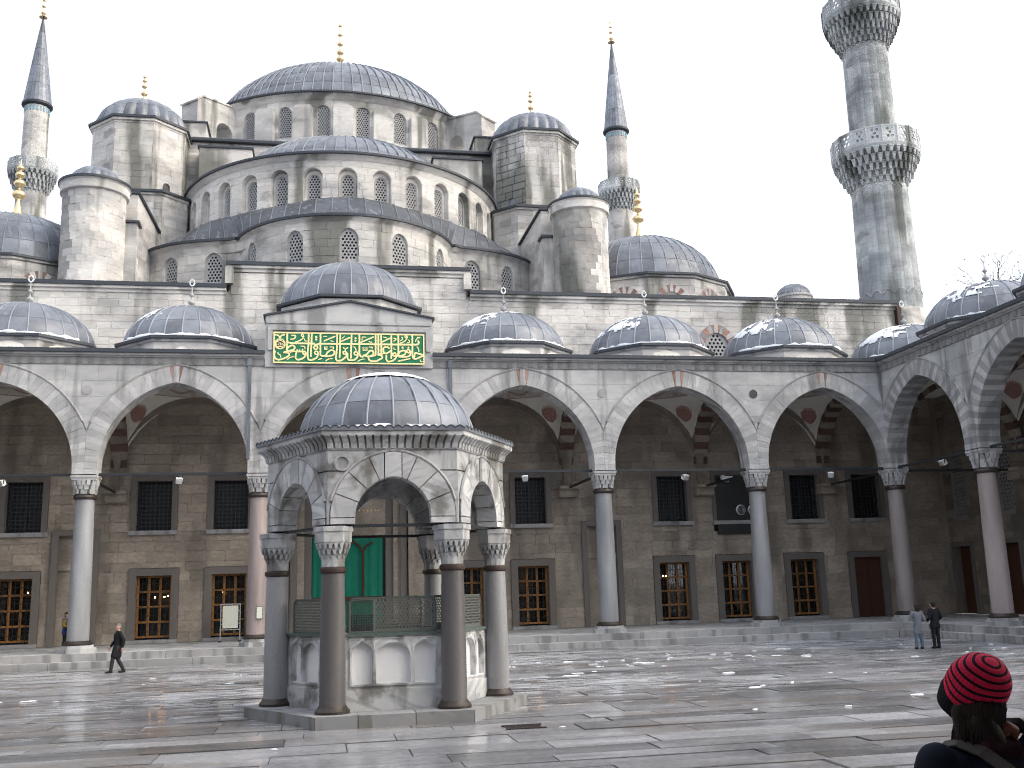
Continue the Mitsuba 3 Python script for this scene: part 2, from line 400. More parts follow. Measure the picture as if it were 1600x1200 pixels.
SNOW = Bag()
def finial(holder, c, h, mat='m_gold', r=.2, balls=(.12, .3, .45, .58, .7), name='finial', crescent=False, flare=0.0):
    pr = [(r*(1.5 if flare else 1.6), 0), (r*1.15, h*.04), (r*.62, h*.12)] if flare else [(r*1.5, 0), (r*.9, h*.03), (r*.5, h*.07)]
    for i, b in enumerate(balls):
        q = r*(1-.62*i/len(balls)); hh = q*.62
        pr += [(r*.20, h*b-hh*1.25), (q*.75, h*b-hh*.7), (q, h*b), (q*.75, h*b+hh*.7), (r*.20, h*b+hh*1.25)]
    pr += [(r*.12, h*.93), (.004, h*1.0)]
    put(name, holder, lathe(pr, 16, c, sharp=70), mat, smooth=True, tone=.7)
    if crescent:
        z = c[2]+h
        q = [(c[0]+w*.105, c[1], z+.02+v*.30) for w, v in ((0, 0), (.55, .12), (1, .45), (.8, .72), (0, 1), (-.8, .72), (-1, .45), (-.55, .12), (0, 0))]
        put('crescent', holder, tube(q, .034, 6), 'm_white', smooth=True)

# ------------------------------------------------------------------ windows
def pierced(poly, pitch, r, margin=.05, hexa=True):
    """polygon with a regular pattern of round holes"""
    x0, y0, x1, y1 = poly.bounds; inner = poly.buffer(-margin); holes = []; j = 0; y = y0+margin+r*.7
    while y < y1:
        x = x0+margin+r*.7+(pitch/2 if hexa and j % 2 else 0)
        while x < x1:
            h = Point(x, y).buffer(r, 2)
            if inner.contains(h): holes.append(h)
            x += pitch
        y += pitch*(.866 if hexa else 1); j += 1
    return poly.difference(unary_union(holes)) if holes else poly
def lattice_window(parent, f, cx, z0, w, h, wl, rec=.25, kind='round', mat='m_lattice', pitch=.16, ring=True, label=None):
    """arched window with a pierced plaster screen and dark glass behind it; f maps (u, v, w)"""
    k = part('window', parent, label)
    a = wl/2; rise = a*1.02 if kind == 'round' else a*1.25
    A = Arch(cx, a, z0, z0+h-rise, rise, .1)
    hole = A.poly(0, 8, base=z0)
    put('screen', k, ext(pierced(hole, pitch, pitch*.36, .035), -rec-.05, -rec, f), mat, tone=.6)
    put('pane', k, ext(hole.buffer(.03), -rec-.14, -rec-.11, f), 'm_dark')
    return k
def arch_hole(cx, z0, w, h, kind='round'):
    a = w/2; rise = a*1.02 if kind == 'round' else a*1.25
    return Arch(cx, a, z0, z0+h-rise, rise, .1).poly(0, 10, base=z0)

# ================================================================== THE SETTING
put('ground', None, ext(Point(0, 0).buffer(420, 12), -.30, -.06), 'm_earth', label='dark ground under and around the courtyard', kind='structure')

# paved court: rows of long marble slabs, each laid a little uneven
hex_step = Polygon([(.058+2.70*math.cos(math.radians(a)-.015), -19.137+2.70*math.sin(math.radians(a)-.015)) for a in range(0, 360, 60)])
def pave():
    pv = part('courtyard_pavement', None); labels[pv] = {'label': 'wet grey marble paving of the courtyard', 'kind': 'structure'}
    r = np.random.default_rng(3); st = []; y = -31.0
    while y < -1.25:
        d = .5+.62*r.random(); y1 = min(y+d, -1.19)
        x = -17-r.random()*2
        while x < 21.6:
            w = 1.1+2.1*r.random(); x1 = min(x+w, 21.68)
            g = .006+.010*r.random()**2
            z = -.016+.022*r.random(); tx, ty = (r.random(2)-.5)*.007
            V, F = bx(x+g, x1-g, y+g, y1-g, -.055, 0)
            V = V.copy(); cx, cy = (x+x1)/2, (y+y1)/2
            V[4:, 2] = z+(V[4:, 0]-cx)*tx+(V[4:, 1]-cy)*ty
            V[:, 1] += .012*(V[:, 0])+.004*r.standard_normal(8)*0
            if not hex_step.contains(sbox(x, y, x1, y1)): st.append(((V, F), float(np.clip(.5+.27*r.standard_normal(), 0, 1)), (cx, cy), r.random()))
            x = x1
        y = y1
    st.sort(key=lambda s: (s[2][1] > -25 or abs(s[2][0]) > 14)*100+math.hypot(s[2][0]-1, s[2][1]+38))
    for m, t, c, h in st[:300]: put('slab', pv, m, 'm_slab', tone=t, hue=h)
    b = Bag()
    for m, t, c, h in st[300:]: b.add(m, t, h)
    b.put('far_slabs', pv, 'm_slab', kind='stuff')
    put('bed', pv, bx(-40, 30, -36.2, -.9, -.058, -.03), 'm_earth')
pave()
put('drain_slot', 'courtyard_pavement', join([bx(5.3, 9.1, -17.86, -17.80, -.03, .002)]), 'm_dark')
put('drain_grate', 'courtyard_pavement', join([bx(1.78+.055*i, 1.81+.055*i, -22.75, -22.32, -.02, .008) for i in range(11)]+[bx(1.74, 2.42, -22.78, -22.74, -.02, .012), bx(1.74, 2.42, -22.33, -22.29, -.02, .012)]), 'm_bronze')

# snow left on the paving: low irregular crusts
def ground_snow():
    b = Bag(); r = np.random.default_rng(11)
    spots = [(x, y, n, sx, sy) for x, y, n, sx, sy in (
        (8.6, -9.0, 46, 2.2, .9), (3.6, -7.2, 12, 2.2, .8), (-8.3, -13.4, 13, 1.1, .45), (-9.8, -16.8, 5, 1.0, .5), (-3.8, -8.0, 16, 1.5, 1.1), (13, -7.5, 26, 4.5, 2.2),
        (-10, -8.6, 6, 1.2, .6), (12.0, -16, 16, 3.4, 2.6), (7.5, -17.4, 7, 2.0, 1.2), (9.5, -21, 8, 2.4, 1.6), (4, -12, 10, 2.8, 2.0), (-2.9, -23.6, 3, 1.0, .3), (2.6, -22.6, 3, .4, .2), (17.5, -11, 20, 2.4, 1.8))]
    for X, Y, n, sx, sy in spots:
        for i in range(int(n*.55)):
            x, y = X+r.standard_normal()*sx, Y+r.standard_normal()*sy
            if hex_step.buffer(.25).contains(Point(x, y)) or x > 21.4 or y > -1.6: continue
            k = 18; a = np.arange(k)*2*np.pi/k
            rad = (.022+.075*r.random()**2.5)*(1+.7*(meshkit.noise(np.c_[np.cos(a)*1.6, np.sin(a)*1.6, 0*a+i+X], i)-.5)*2)
            el = 1.2+1.8*r.random()
            h = .008+.012*r.random()
            o = np.c_[x+rad*el*np.cos(a), y+rad*np.sin(a), np.full(k, .002)]
            m_ = np.c_[x+rad*el*.72*np.cos(a), y+rad*.72*np.sin(a), np.full(k, .004+h)]
            V = np.vstack([o, m_, [[x, y, .005+h*1.1]]]); j = np.arange(k)
            F = np.vstack([np.stack([j, (j+1) % k, (j+1) % k+k], 1), np.stack([j, (j+1) % k+k, j+k], 1), np.stack([j+k, (j+1) % k+k, np.full(k, 2*k)], 1)])
            b.add((V, F))
    b.put('ground_snow', None, 'm_snow', label='thin crusts of old snow scattered on the wet paving', category='snow', kind='stuff', smooth=True)
ground_snow()

# ================================================================== THE MOSQUE
def mosque():
    T = thing('mosque', 'grey stone mosque with cascading lead domes and half domes behind the arcade', 'mosque')
    # plain body behind the parapet
    put('body', T, ext(Polygon([(-27, 9.7), (27, 9.7), (27, 56), (-27, 56)]), 0, 15.6), 'm_ashlar', tone=.4)
    put('body_roof', T, bx(-27.2, 27.2, 7.3, 56.2, 15.6, 15.8), 'm_lead', tone=.35)
    # ---- main drum and dome
    dr_ = part('main_drum', T); R, cx, cy = 11.2, 0, 33.0
    f = cyl(cx, cy, R); step = math.radians(12.857)*R
    holes = [arch_hole(step*(i+.5), 31.0, .92, 2.2) for i in range(-5, 5)]
    reg = sbox(-math.radians(80)*R, 29.3, math.radians(80)*R, 33.62).difference(unary_union(holes))
    put('core', dr_, lathe([(R-.32, 29.0), (R-.32, 33.8)], 72, (0, 33, 0)), 'm_ashlar', tone=.2, smooth=True)
    lay(courses(-math.radians(80)*R, math.radians(80)*R, 29.3, 33.62, .42, .95, reg, f=f, depth=.3, seed=5), dr_, 'm_ashlar', limit=0)
    for i in range(-5, 5):
        lattice_window(T, f, step*(i+.5), 31.0, .92, 2.2, .92, .14)
    for i in range(-4, 5):
        if abs(i) <= 2: ext_p = ext(Polygon([(step*i-.62, 29.3), (step*i+.62, 29.3), (step*i+.62, 32.9), (step*i+.45, 33.1), (step*i-.45, 33.1), (step*i-.62, 32.9)]), .02, .38, f); put('pilaster', dr_, ext_p, 'm_ashlar', tone=.6)
    put('cornice', dr_, lathe([(R, 33.55), (R+.12, 33.62), (R+.30, 33.86), (R+.42, 33.92)], 96, (0, 33, 0)), 'm_ashlar', tone=.75, smooth=True)
    put('lead_edge', dr_, lathe([(R+.40, 33.90), (R+.52, 33.92), (R+.52, 34.03), (R-1.9, 34.2)], 96, (0, 33, 0)), 'm_trim', smooth=True)
    d = part('main_dome', T, 'great lead covered central dome')
    lead_dome(d, (0, 33, 34.15), 9.5, 6.4, 88, [0, .14, .30, .48, .68, .92, 1.2, 1.5], rib=.05, seed=2)
    finial(d, (0, 33, 39.5), 7.0, r=.36, balls=(.36, .45, .53, .63, .74, .85), flare=.5)
    put('finial_ribs', d, join([tube([(.9*math.sin(a), 33-.9*math.cos(a), 39.52), (.45*math.sin(a), 33-.45*math.cos(a), 40.0), (.16*math.sin(a), 33-.16*math.cos(a), 40.9)], .05, 5) for a in np.arange(10)*math.pi/5]), 'm_gold', smooth=True)
    # flying buttresses at the diagonals
    for s in (-1, 1):
        for q in (42,):
            a = math.radians(q)*s
            U = (math.sin(a), -math.cos(a)); g = plane((0, 33, 0), (U[0], U[1], 0))
            hole = arch_hole(12.05, 29.0, 1.35, 3.35)
            pl = Polygon([(11.0, 29.0), (14.3, 29.0), (14.3, 33.1), (13.9, 33.45), (11.0, 33.75)]).difference(hole)
            b = part('buttress', T)
            put('pier', b, ext(pl, -.72, .72, g), 'm_ashlar', tone=.55)
            st = courses(11.2, 14.3, 29.0, 33.0, .4, .8, pl, f=plane((0+.72*s*0, 33, 0), (U[0], U[1], 0)), seed=int(q+s), depth=-.72, proud=.02)
            put('arch_ring', b, ext(Arch(12.05, .675, 29, 31.66, .69, .22).poly(.22).difference(hole), -.745, .745, g), 'm_ashlar', tone=.75)
            put('coping', b, ext(Polygon([(11, 33.76), (13.92, 33.46), (14.36, 33.05), (14.4, 33.15), (13.95, 33.56), (11, 33.86)]), -.8, .8, g), 'm_ashlar', tone=.8)
    # ---- square base under the drum
    base = part('square_base', T)
    fr = plane((0, 19.7, 0), (1, 0, 0))
    put('core', base, bx(-12.6, 12.6, 19.72, 47, 15.8, 29.3), 'm_ashlar', tone=.3)
    lay(courses(-10, 10, 24.0, 29.2, .45, 1.0, f=fr, depth=.04, seed=8), base, 'm_ashlar', limit=0)
    put('lead_edge', base, bx(-12.8, 12.8, 19.35, 47.2, 29.25, 29.40), 'm_trim')
    put('roof', base, bx(-12.7, 12.7, 19.5, 47.1, 29.40, 29.5), 'm_lead', tone=.3)
    for s in (-1, 1):
        put('step_block', base, bx(min(s*8.2, s*10.2), max(s*8.2, s*10.2), 19.5, 24, 29.5, 30.4), 'm_ashlar', tone=.45)
        put('step_lead', base, bx(min(s*8.1, s*10.2), max(s*8.1, s*10.2), 19.42, 24.1, 30.4, 30.5), 'm_trim')
        put('ledge', base, bx(min(s*5.4, s*8.4), max(s*5.4, s*8.4), 18.3, 19.68, 24.8, 28.3), 'm_ashlar', tone=.5)
        put('ledge_lead', base, bx(min(s*5.3, s*8.5), max(s*5.3, s*8.5), 18.2, 19.66, 28.3, 28.42), 'm_trim')
    # ---- front half dome and its drum
    hd = part('half_drum', T); R, cx, cy = 8.9, 0, 19.1
    f = cyl(cx, cy, R); step = math.radians(11.5)*R
    idx = range(-7, 8)
    outer = [arch_hole(step*i, 21.98, 1.0, 1.98) for i in idx]
    LIM = math.radians(90)*R
    reg = sbox(-LIM, 21.3, LIM, 24.42).difference(unary_union(outer))
    put('core', hd, lathe([(R-.62, 20.6), (R-.62, 24.6)], 60, (0, 19.1, 0), -math.pi/2, math.pi/2), 'm_ashlar', tone=.3, smooth=True)
    st = courses(-LIM, LIM, 21.3, 24.42, .40, .85, reg, f=f, depth=.6, proud=.01, seed=9)
    lay(st, hd, 'm_ashlar', limit=70, order=lambda s: abs(s[2][0]), tone=lambda t: .35+.5*t)
    for i in idx:
        lattice_window(T, f, step*i, 21.98, .74, 1.72, .74, .36)
        put('window_surround', hd, ext(arch_hole(step*i, 21.98, .96, 1.94).difference(arch_hole(step*i, 21.98, .74, 1.72)), -.50, -.30, f), 'm_ashlar', tone=.7)
    put('cornice', hd, lathe([(R, 24.34), (R+.08, 24.38), (R+.22, 24.56), (R+.30, 24.60)], 64, (0, 19.1, 0), -math.pi/2, math.pi/2), 'm_ashlar', tone=.75, smooth=True)
    put('lead_edge', hd, lathe([(R+.28, 24.58), (R+.38, 24.60), (R+.38, 24.72), (R-2.4, 24.9)], 64, (0, 19.1, 0), -math.pi/2, math.pi/2), 'm_trim', smooth=True)
    h = part('half_dome', T, 'lead covered half dome below the central dome')
    lead_dome(h, (0, 18.85, 24.86), 6.8, 3.72, 34, [0, .16, .34, .55, .8, 1.1, 1.5], rib=.05, a0=-math.pi/2, a1=math.pi/2, seed=4)
    # ---- lobed lower wall (three exedrae) and its lead roof
    ex = part('exedra_wall', T)
    half = [(5.55*math.sin(t), 13.1-5.55*math.cos(t)) for t in np.radians(np.arange(0, 76, 7.5))]+[(5.62, 11.55), (5.95, 11.78), (6.6, 11.92), (7.4, 12.14), (8.2, 12.46), (9.0, 12.92), (9.7, 13.5), (10.3, 14.2)]
    path = np.array([(-x, y) for x, y in half[:0:-1]]+half)
    seg = np.r_[0, np.cumsum(np.hypot(*np.diff(path, axis=0).T))]; mid = seg[len(half)-1]
    tang = np.gradient(path, axis=0); tang /= np.linalg.norm(tang, axis=1, keepdims=True)
    def fp(u, v, w):
        s_ = u+mid
        x, y = np.interp(s_, seg, path[:, 0]), np.interp(s_, seg, path[:, 1])
        tx, ty = np.interp(s_, seg, tang[:, 0]), np.interp(s_, seg, tang[:, 1]); l = np.hypot(tx, ty)
        return x+ty/l*w, y-tx/l*w, v+0*w
    L = mid
    us = np.linspace(-L, L, 160)
    def strip(v0, w0, v1, w1):
        A = np.stack(fp(us, np.full(160, v0), w0), 1); B = np.stack(fp(us, np.full(160, v1), w1), 1)
        j = np.arange(159); return np.vstack([A, B]), np.vstack([np.stack([j, j+1, j+161], 1), np.stack([j, j+161, j+160], 1)])
    put('core', ex, strip(15.5, -.34, 20.3, -.34), 'm_ashlar', tone=.3, smooth=True)
    def uof(x): return float(np.interp(x, path[:, 0], seg))-mid
    wins = [(uof(x), 18.0, k) for x, k in ((0, 1), (-2.6, 1), (2.5, 1), (-4.75, 1), (4.75, 1), (-6.75, 1), (6.65, 1), (-9.0, 1), (8.75, 1))]
    holes = [arch_hole(u, z, .92, 1.72, 'pointed') for u, z, k in wins]
    reg = sbox(-L, 15.8, L, 20.12).difference(unary_union(holes))
    lay(courses(-L, L, 15.8, 20.12, .42, .82, reg, f=fp, depth=.32, seed=12), ex, 'm_ashlar', limit=70, order=lambda s: abs(s[2][0])-(s[2][1] > 17)*30, tone=lambda t: .3+.5*t)
    for u, z, k in wins: lattice_window(T, fp, u, z, .92, 1.72, .92, .12, 'pointed', pitch=.18)
    put('cornice', ex, join([strip(20.05, 0, 20.12, .06), strip(20.12, .06, 20.24, .20)]), 'm_ashlar', tone=.75, smooth=True)
    put('lead_edge', ex, join([strip(20.24, .18, 20.25, .30), strip(20.25, .30, 20.38, .30), strip(20.38, .30, 20.46, -.1)]), 'm_trim', smooth=False)
    # roof: from the rim up to the foot of the half drum, each lobe swelling like a shallow half dome
    ro = part('exedra_roof', T)
    N, Mv = 33, 7
    ur = np.linspace(-L, L, N); ang = np.linspace(-1.36, 1.36, N)
    lo = np.stack(fp(ur, np.full(N, 20.42), .1), 1); hi = np.stack([8.86*np.sin(ang), 19.1-8.86*np.cos(ang), np.full(N, 22.0)], 1)
    def rp(i, q):
        A, B = lo[i], hi[i]; swell = .10+(.50*math.exp(-(ur[i]/3.4)**2)+.38*math.exp(-((abs(ur[i])-8.9)/1.7)**2))
        P_ = A+(B-A)*q; P_[2] += swell*math.sin(math.pi*q)*1.0; return P_
    G = np.array([[rp(i, q) for q in np.linspace(0, 1, Mv)] for i in range(N)])
    for i in range(N-1):
        V = np.vstack([G[i], G[i+1]]); j = np.arange(Mv-1)
        put('panel', ro, (V, np.vstack([np.stack([j, j+Mv, j+Mv+1], 1), np.stack([j, j+Mv+1, j+1], 1)])), 'm_lead', tone=-.90+.5*rng.random(), smooth=True)  # low tone puts the darker shading of the steep slopes into the colour
    for i in range(1, N-1): put('rib', ro, tube(G[i]+[0, 0, .02], .035, 5), 'm_lead', tone=.3, smooth=True)
    # ---- corner towers, octagonal with fluted lead caps
    for s in (-1, 1):
        X, Y, Rt = s*11.75, 19.0, 2.72
        t = part('tower', T, 'right octagonal tower with large patched grey blocks' if s > 0 else 'left octagonal tower of smooth pale stone')
        n8 = [(X+Rt*math.sin(math.radians(a)), Y-Rt*math.cos(math.radians(a))) for a in np.arange(22.5, 360, 45)]
        core = Polygon(n8).buffer(-.06, join_style=2)
        ZR = 29.6 if s > 0 else 29.05
        put('core', t, ext(core, 15.8, ZR), 'm_ashlar', tone=.3)
        side = 2*Rt*math.sin(math.radians(22.5)); ap = Rt*math.cos(math.radians(22.5))
        for kf, a in enumerate((0, 45, -45, 90, -90)):
            ar = math.radians(a); c0 = (X+ap*math.sin(ar), Y-ap*math.cos(ar))
            g = plane((c0[0], c0[1], 0), (math.cos(ar), math.sin(ar), 0))
            reg = None
            if a == -45*s: reg = sbox(-2, 20, 2, 30).difference(arch_hole(.05*s, 24.5, .5, 1.0))
            rough = s > 0 and a in (-45,)
            st = courses(-side/2, side/2, 23.6, ZR-.22, .40 if not rough else .46, .75 if not rough else .7, reg, f=g, depth=.06, proud=.014 if not rough else .03, joint=.005 if not rough else .02, seed=30+kf+s)
            lay(st, t, 'm_ashlar', limit=34 if abs(a) <= 45 else 0, tone=(lambda q: .1+.8*q) if s > 0 else (lambda q: .35+.45*q))
            if a == -45*s:
                put('doorway', t, ext(arch_hole(.05*s, 24.5, .5, 1.0), -.2, -.045, g), 'm_dark' if s < 0 else 'm_lead', tone=.9)
        n8b = Polygon(n8)
        put('cornice', t, join([ext(n8b.buffer(.05, join_style=2), ZR-.26, ZR-.14), ext(n8b.buffer(.16, join_style=2), ZR-.14, ZR)]), 'm_ashlar', tone=.8)
        put('lead_edge', t, ext(n8b.buffer(.26, join_style=2), ZR, ZR+.14), 'm_trim')
        lead_dome(t, (X, Y, ZR+.14), 2.40, 2.02, 22, [0, .5, 1.0, 1.5], rib=.0, lobe=.10, seed=50+s, name='lead_cap')
        finial(t, (X, Y, ZR+2.1), 2.0, r=.20, balls=(.34, .58, .76, .88), flare=.25)
        # stepped masses below
        b = part('tower_base', T)
        pl = Polygon([(s*14.9, 15.2), (s*9.9, 15.2), (s*8.75, 16.4), (s*8.75, 20.5), (s*14.9, 20.5)])
        put('core', b, ext(pl.buffer(-.05, join_style=2), 15.8, 24.1), 'm_ashlar', tone=.35)
        faces = [((s*14.9, 15.2), (s*9.9, 15.2)), ((s*9.9, 15.2), (s*8.75, 16.4)), ((s*8.75, 16.4), (s*8.75, 19.5))]
        for kf, (p, q) in enumerate(faces):
            if s > 0: p, q = q, p
            p, q = np.array(p), np.array(q); ln = np.linalg.norm(q-p); u_ = (q-p)/ln
            lay(courses(0, ln, 15.9, 24.0, .42, .8, f=plane((p[0], p[1], 0), (u_[0], u_[1], 0)), depth=.05, seed=60+kf+s), b, 'm_ashlar', limit=20, order=lambda z: -z[2][1])
        put('cornice', b, ext(pl.buffer(.10, join_style=2), 24.0, 24.12), 'm_ashlar', tone=.8)
        put('lead_edge', b, ext(pl.buffer(.22, join_style=2), 24.12, 24.26), 'm_trim')
        blk = part('buttress_block', T)
        for pts, zt, zb in (((14.2, 12.0), (10.58, 12.0), (10.0, 15.18), (14.2, 15.18)), 22.75, 21.75), (((11.9, 10.7), (10.35, 10.7), (10.45, 11.95), (11.9, 11.95)), 20.7, 20.9):
            q = [(s*x_, y_) for x_, y_ in pts]; ym = (pts[0][1]+pts[2][1])/2
            V, F = ext(Polygon(q), 15.8, zt); V = V.copy(); V[(V[:, 2] > 16) & (V[:, 1] > ym), 2] = zb
            put('core', blk, (V, F), 'm_ashlar', tone=.5)
            p0, p1 = (np.array(q[1]), np.array(q[2])) if s < 0 else (np.array(q[2]), np.array(q[1]))
            ln = np.linalg.norm(p1-p0); u_ = (p1-p0)/ln; zz = min(zt, zb)
            lay(courses(0, ln, 15.9, zz-.03, .36, .7, f=plane((p0[0], p0[1], 0), (u_[0], u_[1], 0)), depth=.02, seed=80+s), blk, 'm_ashlar', limit=0)
            V, F = ext(Polygon(q).buffer(.12, join_style=2), zt, zt+.12); V = V.copy(); hi = V[:, 1] > ym; V[hi, 2] += zb-zt
            put('lead_edge', blk, (V, F), 'm_trim')
        # ---- round turret standing behind the parapet
        X, Y, Rr = s*12.33, 10.45, 1.47
        r_ = part('turret', T, 'round turret right of centre with a dark weathered left half' if s > 0 else 'round turret left of centre, pale and clean')
        put('core', r_, lathe([(Rr-.03, 15.8), (Rr-.03, 22.2)], 40, (X, Y, 0)), 'm_ashlar', tone=.3, smooth=True)
        st = courses(-math.pi*.55*Rr, math.pi*.55*Rr, 17.0, 21.85, .37, .5, f=cyl(X, Y, Rr), depth=.03, proud=.006, joint=.003, seed=90+s)
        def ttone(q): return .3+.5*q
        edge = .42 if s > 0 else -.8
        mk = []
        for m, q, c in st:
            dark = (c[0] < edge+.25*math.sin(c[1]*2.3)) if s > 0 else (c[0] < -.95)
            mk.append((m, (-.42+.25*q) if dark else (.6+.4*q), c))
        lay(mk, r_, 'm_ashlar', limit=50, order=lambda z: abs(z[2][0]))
        put('foot', r_, lathe([(Rr+.22, 15.8), (Rr+.22, 16.75), (Rr+.02, 17.02), (Rr-.1, 17.02)], 40, (X, Y, 0)), 'm_ashlar', tone=.85, smooth=True)
        put('cornice', r_, lathe([(Rr, 21.8), (Rr+.13, 21.86), (Rr+.13, 22.25), (Rr+.2, 22.32)], 40, (X, Y, 0)), 'm_ashlar', tone=.85, smooth=True)
        put('lead_edge', r_, lathe([(Rr+.16, 22.32), (Rr+.24, 22.33), (Rr+.24, 22.44), (Rr-.2, 22.52)], 40, (X, Y, 0)), 'm_trim', smooth=True)
        lead_dome(r_, (X, Y, 22.45), 1.15, .98, 16, [0, .5, 1.0, 1.5], rib=.0, lobe=.10, seed=70+s, name='lead_cap')
        put('knob', r_, ico((X, Y, 23.46), .09, 1), 'm_lead', smooth=True, tone=.9)
        # ---- corner domes over the side bays
        X, Y = s*17.0, 14.5
        c_ = part('corner_dome', T, 'lower lead dome with gold finial at the right corner' if s > 0 else 'lower lead dome with gold finial at the left edge')
        n12 = [(X+5.0*math.sin(a), Y-5.0*math.cos(a)) for a in np.radians(np.arange(15, 375, 30))]
        pl = Polygon(n12)
        put('drum', c_, ext(pl.buffer(-.05, join_style=2), 15.8, 18.45), 'm_ashlar', tone=.45)
        apn, sd = 5.0*math.cos(math.radians(15)), 2*5.0*math.sin(math.radians(15))
        for kf, a in enumerate((0, 30, -30, 60, -60, 90, -90)):
            ar = math.radians(a); g = plane((X+apn*math.sin(ar), Y-apn*math.cos(ar), 0), (math.cos(ar), math.sin(ar), 0))
            A = Arch(0, .5, 16.2, 17.05, .50, .40)
            reg = sbox(-sd/2, 15.9, sd/2, 18.3).difference(A.poly(.40))
            lay(courses(-sd/2, sd/2, 15.9, 18.3, .42, .85, reg, f=g, depth=.05, seed=100+kf), c_, 'm_ashlar', limit=0)
            for i, sdn, p in A.stones(5, .1, False): put('voussoir', c_, ext(shrink(p), -.05, .025, g), 'm_red' if (i % 2 == 0) else 'm_marble', tone=(.2 if i % 2 == 0 else .7)+.3*rng.random())
            put('lunette', c_, ext(A.poly(0), -.05, -.02, g), 'm_latticedim')
        put('cornice', c_, ext(pl.buffer(.12, join_style=2), 18.35, 18.46), 'm_ashlar', tone=.7)
        put('lead_edge', c_, ext(pl.buffer(.24, join_style=2), 18.46, 18.58), 'm_trim')
        lead_dome(c_, (X, Y, 18.58), 4.45, 3.5, 40, [0, .30, .68, 1.1, 1.5], rib=.035, seed=110+s)
        finial(c_, (X, Y, 21.95), 3.5, r=.36, balls=(.42, .60, .74, .85), flare=.6)
    # little stair dome on the roof near the right minaret
    X, Y = 24.1, 10.0
    sdn = part('stair_dome', T)
    put('drum', sdn, lathe([(.95, 15.8), (.95, 17.35), (1.05, 17.4), (1.05, 17.5)], 24, (X, Y, 0)), 'm_ashlar', smooth=True)
    lead_dome(sdn, (X, Y, 17.5), .92, .72, 14, [0, .5, 1, 1.5], rib=.02, seed=123)
mosque()

